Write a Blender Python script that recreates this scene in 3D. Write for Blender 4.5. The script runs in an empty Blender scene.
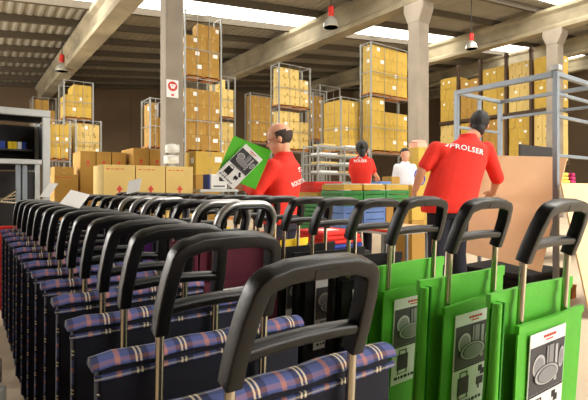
import bpy, bmesh, math, random
from mathutils import Vector, Matrix
from mathutils.bvhtree import BVHTree
R = random.Random(7)
C = bpy.context.scene.collection
HC, F, HY = 1.08, 450.0, 188.0            # eye height, focal length (px), horizon row
CW, SW = 0.807, 0.590                     # the camera looks 36 degrees off the building's axis

# ------------------------------------------------------------------ helpers
def at(px, Y, py=None):
    X = (px - 294.0) / F * Y
    u, v = CW * X + SW * Y, -SW * X + CW * Y
    if py is None: return u, v
    return u, v, HC - (py - HY) / F * Y
def v_from(u, px):
    r = (px - 294.0) / F
    return u * (CW - SW * r) / (SW + CW * r)
def u_from(v, px):
    r = (px - 294.0) / F
    return v * (SW + CW * r) / (CW - SW * r)
def depth(u, v): return SW * u + CW * v
def z_at(u, v, py): return HC - (py - HY) / F * depth(u, v)

def lin(c):
    return tuple(((x / 255) / 12.92 if x / 255 <= .04045 else ((x / 255 + .055) / 1.055) ** 2.4) for x in c) + (1.0,)

MATS = {}
def mat(name, rgb, rough=.6, metal=0, var=.12, scale=6, bump=0, bscale=60, emit=None, spec=.5, trans=0, sheen=0):
    if name in MATS: return MATS[name]
    m = bpy.data.materials.new(name); m.use_nodes = True
    nt = m.node_tree; b = nt.nodes['Principled BSDF']
    col = lin(rgb)
    b.inputs['Roughness'].default_value = rough
    b.inputs['Metallic'].default_value = metal
    b.inputs['Specular IOR Level'].default_value = spec
    if trans: b.inputs['Transmission Weight'].default_value = trans
    if sheen: b.inputs['Sheen Weight'].default_value = sheen
    tc = nt.nodes.new('ShaderNodeTexCoord')
    if var:
        n = nt.nodes.new('ShaderNodeTexNoise'); n.inputs['Scale'].default_value = scale; n.inputs['Detail'].default_value = 5
        nt.links.new(tc.outputs['Object'], n.inputs['Vector'])
        r = nt.nodes.new('ShaderNodeValToRGB')
        r.color_ramp.elements[0].position = .3; r.color_ramp.elements[1].position = .7
        r.color_ramp.elements[0].color = tuple(x * (1 - var) for x in col[:3]) + (1,)
        r.color_ramp.elements[1].color = tuple(min(1, x * (1 + var)) for x in col[:3]) + (1,)
        nt.links.new(n.outputs['Fac'], r.inputs['Fac']); nt.links.new(r.outputs['Color'], b.inputs['Base Color'])
    else: b.inputs['Base Color'].default_value = col
    if bump:
        n2 = nt.nodes.new('ShaderNodeTexNoise'); n2.inputs['Scale'].default_value = bscale; n2.inputs['Detail'].default_value = 4
        nt.links.new(tc.outputs['Object'], n2.inputs['Vector'])
        bp = nt.nodes.new('ShaderNodeBump'); bp.inputs['Strength'].default_value = bump; bp.inputs['Distance'].default_value = .02
        nt.links.new(n2.outputs['Fac'], bp.inputs['Height']); nt.links.new(bp.outputs['Normal'], b.inputs['Normal'])
    if emit:
        b.inputs['Emission Color'].default_value = lin(emit[0]); b.inputs['Emission Strength'].default_value = emit[1]
    MATS[name] = m; return m

class MB:
    def __init__(s): s.v = []; s.f = []; s.m = []; s.uv = {}
    def add(s, vs, fs, mi=0, uv=None):
        b = len(s.v); s.v += [Vector(x) for x in vs]
        for k, f in enumerate(fs):
            s.f.append(tuple(b + i for i in f)); s.m.append(mi)
            if uv: s.uv[len(s.f) - 1] = [uv[i] for i in f]
        return s
    def box(s, c, d, mi=0, M=None):
        x, y, z = (k / 2 for k in d); c = Vector(c)
        vs = [Vector(p) for p in ((-x,-y,-z),(x,-y,-z),(x,y,-z),(-x,y,-z),(-x,-y,z),(x,-y,z),(x,y,z),(-x,y,z))]
        if M: vs = [M @ p for p in vs]
        return s.add([p + c for p in vs], [(0,3,2,1),(4,5,6,7),(0,1,5,4),(1,2,6,5),(2,3,7,6),(3,0,4,7)], mi)
    def span(s, a, b, mi=0):
        return s.box([(a[i] + b[i]) / 2 for i in range(3)], [abs(b[i] - a[i]) for i in range(3)], mi)
    def sweep(s, pts, sect, side, closed=False, mi=0, caps=True):
        # sect: list of (in-plane, out-of-plane) offsets; side: constant out-of-plane axis
        pts = [Vector(p) for p in pts]; side = Vector(side).normalized(); n = len(pts); k = len(sect); vs = []
        for i in range(n):
            a = pts[(i - 1) % n] if closed or i else pts[i]; b = pts[(i + 1) % n] if closed or i < n - 1 else pts[i]
            t = (b - a).normalized(); nn = side.cross(t).normalized()
            vs += [pts[i] + nn * p + side * q for p, q in sect]
        fs = []
        for i in range(n if closed else n - 1):
            j = (i + 1) % n
            for q in range(k):
                w = (q + 1) % k; fs.append((i*k+q, i*k+w, j*k+w, j*k+q))
        if caps and not closed: fs += [tuple(reversed(range(k))), tuple(range((n-1)*k, n*k))]
        return s.add(vs, fs, mi)
    def tube(s, pts, r, n=10, mi=0, caps=True):
        pts = [Vector(p) for p in pts]; rs = r if isinstance(r, (list, tuple)) else [r] * len(pts)
        vs = []; up = None
        for i, p in enumerate(pts):
            t = (pts[min(i + 1, len(pts) - 1)] - pts[max(i - 1, 0)]).normalized()
            if up is None:
                up = Vector((0,0,1)) if abs(t.z) < .9 else Vector((1,0,0))
            a = t.cross(up).normalized(); up = a.cross(t).normalized()
            vs += [p + (a * math.cos(2*math.pi*k/n) + up * math.sin(2*math.pi*k/n)) * rs[i] for k in range(n)]
        fs = []
        for i in range(len(pts) - 1):
            for k in range(n):
                w = (k + 1) % n; fs.append((i*n+k, i*n+w, (i+1)*n+w, (i+1)*n+k))
        if caps: fs += [tuple(reversed(range(n))), tuple(range((len(pts)-1)*n, len(pts)*n))]
        return s.add(vs, fs, mi)
    def lathe(s, prof, n=20, M=None, mi=0):
        vs = []
        for r, z in prof:
            for k in range(n):
                p = Vector((r*math.cos(2*math.pi*k/n), r*math.sin(2*math.pi*k/n), z)); vs.append(M @ p if M else p)
        fs = []
        for i in range(len(prof)-1):
            for k in range(n):
                w = (k+1) % n; fs.append((i*n+k, i*n+w, (i+1)*n+w, (i+1)*n+k))
        fs += [tuple(reversed(range(n))), tuple(range((len(prof)-1)*n, len(prof)*n))]
        return s.add(vs, fs, mi)
    def ell(s, c, rad, M=None, n=16, m=10, mi=0):
        vs = []; c = Vector(c)
        for i in range(m + 1):
            a = math.pi * i / m
            for k in range(n):
                b = 2*math.pi*k/n
                p = Vector((math.sin(a)*math.cos(b)*rad[0], math.sin(a)*math.sin(b)*rad[1], math.cos(a)*rad[2]))
                vs.append((M @ p if M else p) + c)
        fs = [(i*n+k, (i+1)*n+k, (i+1)*n+(k+1)%n, i*n+(k+1)%n) for i in range(m) for k in range(n)]
        return s.add(vs, fs, mi)
    def prism(s, poly, axis_from, axis_to, fn, mi=0):
        n = len(poly)
        vs = [fn(p, axis_from) for p in poly] + [fn(p, axis_to) for p in poly]
        fs = [tuple(range(n)), tuple(reversed(range(n, 2*n)))] + [(i, n+i, n+(i+1)%n, (i+1)%n) for i in range(n)]
        return s.add(vs, fs, mi)
    def build(s, name, mats, parent=None, smooth=False, bevel=0, shear=None, loc=None, rot=None, fix=True):
        me = bpy.data.meshes.new(name)
        vs = s.v
        if shear: vs = [shear(p) for p in vs]
        me.from_pydata([tuple(p) for p in vs], [], s.f)
        for m in (mats if isinstance(mats, (list, tuple)) else [mats]): me.materials.append(m)
        for p, k in zip(me.polygons, s.m): p.material_index = k; p.use_smooth = smooth
        if s.uv:
            l = me.uv_layers.new(name='UVMap')
            for fi, uv in s.uv.items():
                for li, q in zip(me.polygons[fi].loop_indices, uv): l.data[li].uv = q
        if fix:
            bm = bmesh.new(); bm.from_mesh(me); bmesh.ops.recalc_face_normals(bm, faces=bm.faces); bm.to_mesh(me); bm.free()
        o = bpy.data.objects.new(name, me); C.objects.link(o)
        if parent: o.parent = parent
        if loc: o.location = loc
        if rot: o.rotation_euler = rot
        if bevel:
            b = o.modifiers.new('Bevel', 'BEVEL'); b.width = bevel; b.segments = 2; b.limit_method = 'ANGLE'
        if smooth:
            try: me.set_sharp_from_angle(angle=math.radians(38))
            except Exception: pass
        return o

def thing(name, label, cat, loc=(0,0,0), rz=0, group=None):
    o = bpy.data.objects.new(name, None); C.objects.link(o); o.empty_display_size = .05
    o.location = loc; o.rotation_euler = (0, 0, rz); o['label'] = label; o['category'] = cat
    if group: o['group'] = group
    return o
def tag(o, label, cat, group=None):
    o['label'] = label; o['category'] = cat
    if group: o['group'] = group
    return o
def struct(o): o['kind'] = 'structure'; return o
def rrect(a, b, r=.5, n=3):
    # rounded rectangle section, half sizes a,b
    q = min(a, b) * r; out = []
    for cx, cy, s in ((a-q, b-q, 0), (-a+q, b-q, 90), (-a+q, -b+q, 180), (a-q, -b+q, 270)):
        for k in range(n + 1):
            t = math.radians(s + 90*k/n); out.append((cx + q*math.cos(t), cy + q*math.sin(t)))
    return out

# ------------------------------------------------------------------ materials
M_floor = mat('floor_concrete', (196,178,152), .45, var=.10, scale=.7, bump=.05, bscale=8)
M_wall = mat('wall_panel', (100,82,60), .9, var=.12, scale=.6)
M_ceil = mat('ceiling_sheet', (138,131,116), .7, var=.1, scale=1.5)
M_purlin = mat('purlin_steel', (74,64,48), .7, var=.1)
M_conc = mat('column_concrete', (146,136,122), .85, var=.16, scale=1.6, bump=.15, bscale=20)
M_beam = mat('beam_concrete', (140,129,104), .85, var=.38, scale=.9, bump=.15, bscale=14)
M_black = mat('grip_black', (10,10,11), .33, var=.1, bump=.04, bscale=180, spec=.4)
M_blackfab = mat('black_fabric', (10,10,13), .9, var=.2)
M_dark = mat('dark_steel', (30,29,30), .6, var=.2)
M_chrome = mat('tube_chrome', (196,188,170), .22, .95, var=.03)
M_silver = mat('silver_grip', (178,178,178), .34, .75, var=.03)
M_navy = mat('navy_fabric', (8,10,28), .9, var=.2, scale=40)
M_green = mat('green_fabric', (82,182,36), .6, var=.05, scale=18, bump=.12, bscale=26)
M_greend = mat('green_fabric_gap_shade', (44,132,26), .7, var=.05)  # green darkened to paint the shade in the gusset gap
M_white = mat('paper_white', (240,240,238), .55, var=0)
M_grey = mat('print_grey', (140,140,142), .6, var=0)
M_lgrey = mat('print_light', (185,185,186), .6, var=0)
M_dgrey = mat('print_dark', (62,62,66), .6, var=0)
M_ink = mat('print_ink', (18,18,20), .6, var=0)
M_redink = mat('print_red', (206,60,44), .6, var=0)
M_maroon = mat('maroon_fabric', (84,14,36), .85, var=.15)
M_redfab = mat('red_fabric', (222,40,28), .75, var=.1)
M_yelfab = mat('yellow_fabric', (240,205,30), .75, var=.1)
M_blufab = mat('blue_fabric', (40,62,150), .75, var=.1)
M_purfab = mat('purple_fabric', (120,50,150), .75, var=.1)
M_orafab = mat('orange_fabric', (226,110,40), .75, var=.1)
M_rubber = mat('rubber', (24,24,24), .8)
M_box = mat('cardboard', (196,162,68), .8, var=.08, scale=3)
M_boxd = mat('cardboard_brown', (172,132,58), .8, var=.08, scale=3)
M_boxl = mat('cardboard_pale', (218,190,116), .8, var=.06, scale=3)
M_tape = mat('tape', (180,148,66), .4, var=.05)
M_sheet = mat('cardboard_sheet', (236,192,148), .8, var=.05, scale=2.2)
M_sheet2 = mat('cardboard_sheet_cream', (228,196,148), .8, var=.05, scale=2.2)
M_cage = mat('cage_zinc', (150,152,148), .45, .5, var=.1)
M_frame = mat('frame_grey', (132,142,150), .4, .25, var=.06)
M_mach = mat('machine_grey', (178,182,180), .4, .2, var=.05)
M_rack = mat('rack_brown', (70,48,28), .6, var=.15)
M_wood = mat('pallet_wood', (176,112,48), .8, var=.3, scale=9)
M_skin = mat('skin', (222,160,128), .55, var=.06, scale=12)
M_skin2 = mat('skin_tan', (204,146,112), .55, var=.06, scale=12)
M_hair = mat('hair_black', (16,13,13), .5, var=.3, scale=40, bump=.5, bscale=120)
M_hairb = mat('hair_brown', (52,38,28), .6, var=.3, scale=40, bump=.5, bscale=120)
M_shirt = mat('red_shirt', (226,40,22), .8, var=.05, scale=9, bump=.25, bscale=9)
M_jeans = mat('dark_jeans', (22,24,40), .85, var=.15, scale=20)
M_wshirt = mat('white_shirt', (226,226,232), .8, var=.03)
M_grecrate = mat('green_plastic', (30,128,50), .45, var=.1)
M_blucrate = mat('blue_plastic', (92,130,196), .45, var=.1)
M_whitep = mat('white_plastic', (222,222,216), .4, var=.04)
M_lampred = mat('lamp_red', (196,40,30), .5)
M_lampglass = mat('lamp_glass', (214,214,206), .12, .6, var=0)
M_sky = mat('skylight_panel', (250,248,236), .5, var=0, emit=((255,252,242), 3.0))
M_day = mat('daylight_panel', (250,250,250), .5, var=0, emit=((255,250,244), 1.2))

def plaid():
    m = bpy.data.materials.new('tartan_fabric'); m.use_nodes = True; nt = m.node_tree
    b = nt.nodes['Principled BSDF']; b.inputs['Roughness'].default_value = .85
    uv = nt.nodes.new('ShaderNodeUVMap'); uv.uv_map = 'UVMap'
    sep = nt.nodes.new('ShaderNodeSeparateXYZ'); nt.links.new(uv.outputs['UV'], sep.inputs[0])
    def mth(op, a, b2=None):
        n = nt.nodes.new('ShaderNodeMath'); n.operation = op
        for i, x in enumerate((a, b2)):
            if x is None: continue
            if isinstance(x, (int, float)): n.inputs[i].default_value = x
            else: nt.links.new(x, n.inputs[i])
        return n.outputs[0]
    def bands(src, period):
        fr = mth('FRACT', mth('DIVIDE', src, period))
        r = nt.nodes.new('ShaderNodeValToRGB'); r.color_ramp.interpolation = 'CONSTANT'
        navy, blue, cream, salmon = lin((24,30,66)), lin((72,84,138)), lin((222,208,172)), lin((168,112,104))
        stops = [(0, blue), (.10, salmon), (.21, blue), (.40, navy), (.52, cream), (.565, navy), (.615, cream), (.66, navy), (.80, blue)]
        e = r.color_ramp.elements
        e[0].position, e[0].color = stops[0]; e[1].position, e[1].color = stops[1]
        for p, c in stops[2:]:
            q = e.new(p); q.color = c
        nt.links.new(fr, r.inputs['Fac']); return r.outputs['Color']
    mix = nt.nodes.new('ShaderNodeMix'); mix.data_type = 'RGBA'; mix.inputs[0].default_value = .32
    nt.links.new(bands(sep.outputs[0], .092), mix.inputs[6]); nt.links.new(bands(sep.outputs[1], .085), mix.inputs[7])
    nt.links.new(mix.outputs[2], b.inputs['Base Color']); return m
M_plaid = plaid()

# ------------------------------------------------------------------ the setting
U0, U1, V0, V1 = -6.0, 38.0, -7.0, 25.5
SL = .115
def zc(u): return 5.91 + SL * u
struct(MB().span((U0, V0, -.2), (U1, V1, 0)).build('floor', M_floor))
# corrugated roof sheets leave gaps where the skylights sit
SKY = [(-5.6, -3.9), (.3, 2.0), (6.2, 7.9), (12.0, 13.7)]
cm = MB(); SKU = 3.6
edges = [V0] + [x for s in SKY for x in s] + [V1]
nu = int((U1 - U0) / .0625)
for a, b in zip(edges[0::2], edges[1::2]):
    vs = []
    for i in range(nu + 1):
        u = U0 + (U1 - U0) * i / nu; z = zc(u) + (.03 if (i // 2) % 2 else 0)
        vs += [(u, a, z), (u, b, z), (u, a, z + .05), (u, b, z + .05)]
    fs = []
    for i in range(nu):
        k = 4*i; fs += [(k, k+4, k+5, k+1), (k+2, k+3, k+7, k+6), (k, k+2, k+6, k+4), (k+1, k+5, k+7, k+3)]
    cm.add(vs, fs)
for a, b in SKY[:3]:  # unseen flat pieces added over the near strips, keep light off the tartan row
    cm.add([(U0, a, zc(U0)), (SKU, a, zc(SKU)), (SKU, b, zc(SKU)), (U0, b, zc(U0)), (U0, a, zc(U0)+.05), (SKU, a, zc(SKU)+.05), (SKU, b, zc(SKU)+.05), (U0, b, zc(U0)+.05)], [(0,1,2,3), (7,6,5,4), (0,4,5,1), (3,2,6,7)])
ceil = struct(cm.build('ceiling', M_ceil, fix=False))
for i, (a, b) in enumerate(SKY):
    us = U0 if i == 3 else SKU
    s = MB(); s.add([(us, a, zc(us)+.04), (U1, a, zc(U1)+.04), (U1, b, zc(U1)+.04), (us, b, zc(us)+.04)], [(0,3,2,1)])
    s.add([(us, a, zc(us)+.06), (U1, a, zc(U1)+.06), (U1, b, zc(U1)+.06), (us, b, zc(us)+.06)], [(0,1,2,3)])
    struct(s.build('window_%d' % (i + 1), M_sky, fix=False))
vv = 25.3; k = 1
while vv > V0:
    t = MB()
    t.add([(U0, vv-.06, zc(U0)-.2), (U1, vv-.06, zc(U1)-.2), (U1, vv+.06, zc(U1)-.2), (U0, vv+.06, zc(U0)-.2),
           (U0, vv-.06, zc(U0)), (U1, vv-.06, zc(U1)), (U1, vv+.06, zc(U1)), (U0, vv+.06, zc(U0))],
          [(0,1,2,3),(4,7,6,5),(0,4,5,1),(1,5,6,2),(2,6,7,3),(3,7,4,0)])
    struct(t.build('trim_%d' % k, M_purlin)); k += 1; vv -= 1.695
def girder(u):
    zt = zc(u) - .2; zb = zt - .85
    prof = [(-.20, zt), (.20, zt), (.20, zt-.12), (.09, zt-.22), (.09, zb+.24), (.22, zb+.14), (.22, zb), (-.22, zb), (-.22, zb+.14), (-.09, zb+.24), (-.09, zt-.22), (-.20, zt-.12)]
    b = MB(); b.prism(prof, V0 + .02, V1 - .02, lambda p, v: (u + p[0], v, p[1] + SL*p[0]*0))
    return struct(b.build('ceiling_beam', M_beam, bevel=.015))
BU = [-3.8, 2.97, 9.77, 17.6, 24.4, 31.2]
for u in BU: girder(u)
def column(u, v, su, sv):
    zb = zc(u) - 1.05
    b = MB(); b.span((u-su/2, v-sv/2, 0), (u+su/2, v+sv/2, zb))
    b.prism([(-sv/2, zb-.55), (-sv/2-.14, zb-.2), (-sv/2-.14, zb), (sv/2+.14, zb), (sv/2+.14, zb-.2), (sv/2, zb-.55)], u-su/2-.01, u+su/2+.01, lambda p, x: (x, v+p[0], p[1]))
    return struct(b.build('concrete_column', M_conc, bevel=.03))
column(2.97, 7.74, .33, .30); column(9.77, 7.74, .44, .36); column(17.6, 7.74, .5, .4)
# walls
wb = MB(); wb.span((U0, V1, 0), (U1, V1 + .2, 10.5))
for i in range(14):
    wb.span((U0 + 1 + i*3.1, V1 - .02, 0), (U0 + 1.05 + i*3.1, V1, 10.3))
for z in (2.4, 4.6): wb.span((U0, V1 - .02, z), (U1, V1, z + .05))
struct(wb.build('wall_back', M_wall))
struct(MB().span((U1, V0, 0), (U1 + .2, V1, 10.5)).build('wall_right', M_wall))
def wall_open(name, fn, L0, L1, H, oa, ob, oz0, oz1):
    b = MB()
    for a, c in (((L0, 0), (oa, H)), ((ob, 0), (L1, H)), ((oa, 0), (ob, oz0)), ((oa, oz1), (ob, H))):
        if c[0] - a[0] > .001 and c[1] - a[1] > .001: fn(b, a, c)
    return struct(b.build(name, M_wall))
wall_open('wall_left', lambda b, a, c: b.span((U0-.2, a[0], a[1]), (U0, c[0], c[1])), V0, V1, 6.0, 7, 20, .6, 4.8)
wall_open('wall_front', lambda b, a, c: b.span((a[0], V0-.2, a[1]), (c[0], V0, c[1])), U0, U1, 10.5, 2, 15, .6, 5.0)
struct(MB().span((U0-.12, 7, .6), (U0-.08, 20, 4.8)).build('window_5', M_day))
struct(MB().span((2, V0-.12, .6), (15, V0-.08, 5.0)).build('window_6', M_day))

# ------------------------------------------------------------------ leaflet
def leaflet(parent, x, y, z, tilt=.06, W=.185, H=.285, rot=None, name='leaflet'):
    o = MB().box((W/2, 0, -H/2), (W, .002, H)).build(name, M_white, parent, loc=(x, y, z), rot=rot or (tilt, 0, 0))
    o['label'] = 'white printed leaflet with a grey picture of pans'
    p = MB(); y0 = -.0016
    def rect(x0, z0, x1, z1, mi, d=0): p.span((x0*W, y0-d-.0004, -z0*H), (x1*W, y0-d, -z1*H), mi)
    def disc(cx, cz, rx, rz, mi, d, a=0):
        n = 22; ca, sa = math.cos(a), math.sin(a)
        pts = [(cx*W + rx*W*math.cos(t)*ca - rz*W*math.sin(t)*sa, -cz*H + rx*W*math.cos(t)*sa + rz*W*math.sin(t)*ca) for t in (2*math.pi*k/n for k in range(n))]
        p.prism(pts, y0-d-.0004, y0-d, lambda q, t: (q[0], t, q[1]), mi)
    rect(.02, .12, .98, .55, 2); d = .0006
    for cx, cz, rx, rz, a in ((.25,.30,.17,.15,.35), (.88,.30,.075,.15,-.12)):
        disc(cx, cz, rx*1.08, rz*1.08, 4, d, a); disc(cx, cz, rx, rz, 0, d+.0006, a); disc(cx, cz, rx*.74, rz*.74, 1, d+.0012, a); d += .0004
    rect(.44, .14, .66, .36, 4, d); rect(.455, .145, .645, .36, 1, d+.0003); rect(.50, .145, .52, .36, 2, d+.0006); rect(.70, .16, .77, .5, 0, d); disc(.47, .40, .35, .145, 4, d+.001); disc(.47, .40, .325, .133, 0, d+.0016); disc(.47, .40, .27, .112, 2, d+.0022); disc(.47, .40, .25, .104, 1, d+.0028)
    p.build('picture', [M_lgrey, M_grey, M_dgrey, M_grey, M_ink], o)
    q = MB()
    def r2(x0, z0, x1, z1): q.span((x0*W, -.0022, -z0*H), (x1*W, -.001, -z1*H))
    r2(.02, .555, .98, .57)
    r2(.14, .66, .42, .84); r2(.18, .61, .2, .66); r2(.36, .61, .38, .66); r2(.18, .605, .38, .615); r2(.16, .84, .18, .88); r2(.38, .84, .40, .88); r2(.14, .88, .42, .885)
    r2(.68, .60, .78, .66); r2(.74, .64, .84, .70); r2(.64, .72, .82, .80); r2(.68, .80, .72, .84)
    x = .08
    for w in (.07, .03, .05, .08, .04, .07, .05, .06): r2(x, .915, x + w, .945); x += w + .035
    q.build('print_marks', M_ink, o)
    t = MB(); xx = .36
    for w in (.05, .07, .05, .03, .06): t.span((xx*W, -.0022, -.04*H), ((xx+w)*W, -.001, -.062*H)); xx += w + .02
    t.span((.42*W, -.0022, -.08*H), (.62*W, -.001, -.09*H))
    t.build('red_print', M_redink, o)
    return o

# ------------------------------------------------------------------ shopping trolleys
HW = .12
def trolley(name, label, group, u, v, zb, zt, style, bagkind, bagmat, xl=-.20, xr=.20, ztop=.77, zfront=.72, leaf=True, yaw=0, spacing=.2):
    root = thing(name, label, 'shopping trolley', (u, v, 0), yaw, group)
    sh = lambda p: Vector((p.x, p.y - .06*(p.z - .8), p.z))
    lean = math.radians(17); h = (zt - zb) / math.cos(lean)
    def hp(x, s): return Vector((x, -math.sin(lean)*s, zb + math.cos(lean)*s))
    side = Vector((0, math.cos(lean), math.sin(lean)))
    if style == 'flat':
        r = .028; pts = [hp(-HW, 0), hp(-HW, .25*h), hp(-HW+.006, .6*h)]; top = h - .0125
        for k in range(7):
            a = math.pi - k*math.pi/12; pts.append(hp(-HW+.012 + r + r*math.cos(a), top - r - .004 + r*math.sin(a)))
        for k in (-.5, 0, .5): pts.append(hp(k*.12, top + .004*(1-abs(k))))
        for k in range(7):
            a = math.pi/2 - k*math.pi/12; pts.append(hp(HW-.012 - r + r*math.cos(a), top - r - .004 + r*math.sin(a)))
        pts += [hp(HW-.006, .6*h), hp(HW, .25*h), hp(HW, 0)]
        m = MB(); m.sweep(pts, rrect(.0138, .0165, .28), side)
        g = m.build('handle', M_black, root, smooth=True, shear=sh)
        cb = MB(); cb.sweep([hp(-HW+.006, .26*h), hp(-.06, .285*h), hp(0, .295*h), hp(.06, .285*h), hp(HW-.006, .26*h)], rrect(.0105, .013, .6), side)
        cb.build('crossbar', M_black, g, smooth=True, shear=sh)
        lb = MB(); lb.box(hp(.0, h-.0135) + side*(-.0165), (.045, .002, .016), M=Matrix.Rotation(lean, 3, 'X'))
        lb.build('embossed_plate', M_black, g, shear=sh)
    else:
        r = .075; pts = [hp(-HW, 0), hp(-HW, .35*h)]; top = h - .013
        for k in range(10):
            a = math.pi - k*math.pi/18; pts.append(hp(-HW + r + r*math.cos(a), top - r + r*math.sin(a)))
        for k in range(10):
            a = math.pi/2 - k*math.pi/18; pts.append(hp(HW - r + r*math.cos(a), top - r + r*math.sin(a)))
        pts += [hp(HW, .35*h), hp(HW, 0)]
        m = MB(); m.sweep(pts, rrect(.011, .015, .9), side)
        g = m.build('handle', M_silver, root, smooth=True, shear=sh)
        inn = []
        for q in pts: inn.append(Vector((q.x*.87, q.y, zb + (q.z-zb)*.91)))
        i2 = MB(); i2.sweep(inn, rrect(.006, .017, .8), side)
        ig = i2.build('inner_grip', M_black, g, smooth=True, shear=sh); ig['label'] = 'black inner grip'
        cb = MB(); cb.sweep([hp(-HW, .12*h), hp(0, .13*h), hp(HW, .12*h)], rrect(.009, .012, .8), side)
        cb.build('crossbar', M_black, g, smooth=True, shear=sh)
    for s in (-1, 1):
        MB().tube([(s*HW, 0, .09), (s*HW, 0, .45), (s*HW, 0, zb + .02)], .0088, 12).build('tube', M_chrome, root, smooth=True, shear=sh)
    ax = MB(); ax.tube([(-.172, .06, .075), (.172, .06, .075)], .007, 8); ax.span((-HW-.01, -.01, .06), (HW+.01, .14, .085))
    for s in (-1, 1): ax.tube([(s*.1, -.0, .07), (s*.1, -.02, .005)], .008, 8)
    ax.build('base', M_dark, root, shear=sh)
    for s in (-1, 1):
        W = Matrix.Translation((s*.172, .06 + .043, .075)) @ Matrix.Rotation(math.pi/2, 4, 'Y')
        w = MB(); w.lathe([(.045, -.014), (.068, -.016), (.075, -.008), (.075, .008), (.068, .016), (.045, .014)], 22, W)
        wh = w.build('wheel', M_rubber, root, smooth=True)
        MB().lathe([(.044, -.012), (.044, .012)], 16, W).build('hub', M_whitep, wh)
    w = xr - xl; cx = (xl + xr) / 2; dp = .046
    if bagkind == 'lidded':
        b = MB(); y0, y1 = .022, .022 + dp
        nz, nx = 8, 10
        ring = []
        sect = rrect(w/2 - .012, dp/2, .35, 3)
        vs = []
        zs = [.13, .16, .3, .5, ztop - .10, ztop - .05, ztop - .02]
        for z in zs:
            k = .93 if z == .13 else 1
            vs += [(cx + p*k, (y0+y1)/2 + q*k + .004*math.sin(9*p + 14*z), z) for p, q in sect]
        n = len(sect); fs = [(i*n+k, i*n+(k+1)%n, (i+1)*n+(k+1)%n, (i+1)*n+k) for i in range(len(zs)-1) for k in range(n)]
        fs += [tuple(reversed(range(n))), tuple(range((len(zs)-1)*n, len(zs)*n))]
        b.add(vs, fs)
        bag = b.build('bag', bagmat, root, smooth=True, shear=sh)
        def lidded(za, drop, gap, nm, mt):
            prof = [(y0 - gap, za - .018 - drop), (y0 - gap - .002, za - .018)]
            ym, ry, rz = (y0+y1)/2, dp/2 + gap, .018
            for k in range(0, 9): a = math.pi - k*math.pi/8; prof.append((ym + ry*math.cos(a), za - rz + rz*math.sin(a)))
            prof += [(y1 + gap, za - .018 - drop)]
            inner = [(ym + (y-ym)*.93, z - .006) for y, z in prof]
            arc = [0]
            for (a, b2), (c2, d2) in zip(prof, prof[1:]): arc.append(arc[-1] + math.hypot(c2-a, d2-b2))
            m = MB(); nx = 12; vs = []; uv = []; n = len(prof)
            for i in range(nx + 1):
                x = xl + w*i/nx; bow = .004*math.sin(i*1.7)
                kk = .985 if i in (0, nx) else 1
                vs += [(x, y, z*1 + bow*.5 if kk == 1 else z - .004) for y, z in prof]; uv += [(x + .3, a) for a in arc]
            fs = [(i*n+k, (i+1)*n+k, (i+1)*n+k+1, i*n+k+1) for i in range(nx) for k in range(n-1)]
            fs += [tuple(range(n)), tuple(reversed(range(nx*n, (nx+1)*n)))]
            m.add(vs, fs, uv=uv)
            return m.build(nm, mt, root, smooth=True, shear=sh)
        lid = lidded(ztop, .003, .004, 'lid', M_plaid if bagmat == M_navy else bagmat)
        if bagmat == M_navy:
            hem = MB(); z0 = ztop - .044
            hem.add([(xl+.004, y0-.004, z0), (xr-.004, y0-.004, z0), (xr-.004, y0-.004, z0+.010), (xl+.004, y0-.004, z0+.010),
                     (xl+.004, y0+.004, z0), (xr-.004, y0+.004, z0), (xr-.004, y0+.004, z0+.010), (xl+.004, y0+.004, z0+.010)],
                    [(0,1,2,3),(7,6,5,4),(0,4,5,1),(3,2,6,7),(0,3,7,4),(1,5,6,2)], uv=[(xl+.3,.05),(xr+.3,.05),(xr+.3,.06),(xl+.3,.06)]*2)
            hem.build('hem', M_plaid, bag, shear=sh)
            pp = MB(); s0, s1 = xl + .009, xl + .013
            pp.add([(s0, y0, .16), (s1, y0-.004, .16), (s1, y0-.004, ztop-.07), (s0, y0, ztop-.07), (s0, y0+.006, .16), (s1, y0+.004, .16), (s1, y0+.004, ztop-.07), (s0, y0+.006, ztop-.07)],
                   [(0,1,2,3),(7,6,5,4),(0,4,5,1),(3,2,6,7),(0,3,7,4),(1,5,6,2)], uv=[(.16,.05),(.16,.05),(ztop-.07,.05),(ztop-.07,.05)]*2)
            pp.build('piping', M_plaid, bag, shear=sh)
    else:
        def panel(x0, x1, y, z0, z1, th, amp, seed, nm, mt, hem=.028):
            rr = random.Random(seed); nx, nz = 16, 18; vs = []; ph = [rr.uniform(0, 6) for _ in range(4)]
            for f in (0, 1):
                for j in range(nz + 1):
                    for i in range(nx + 1):
                        x = x0 + (x1-x0)*i/nx; z = z0 + (z1-z0)*j/nz
                        yy = amp*(math.sin(13*x + ph[0] + 5*z) + .6*math.sin(27*x - 11*z + ph[1]) + .5*math.sin(9*z + ph[2] + 17*x))
                        vs.append((x, y + yy + th*f, z + (.004*math.sin(8*x + ph[3]) if j == nz else 0)))
            N = (nx+1)*(nz+1); fs = []
            for j in range(nz):
                for i in range(nx):
                    a = j*(nx+1)+i; fs += [(a, a+1, a+nx+2, a+nx+1), (N+a, N+a+nx+1, N+a+nx+2, N+a+1)]
            for i in range(nx):
                a = nz*(nx+1)+i; fs += [(a, a+1, N+a+1, N+a), (i, N+i, N+i+1, i+1)]
            for j in range(nz):
                a = j*(nx+1); fs += [(a, a+nx+1, N+a+nx+1, N+a), (a+nx, N+a+nx, N+a+2*nx+1, a+2*nx+1)]
            o = MB().add(vs, fs).build(nm, mt, root, smooth=True, shear=sh)
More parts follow.
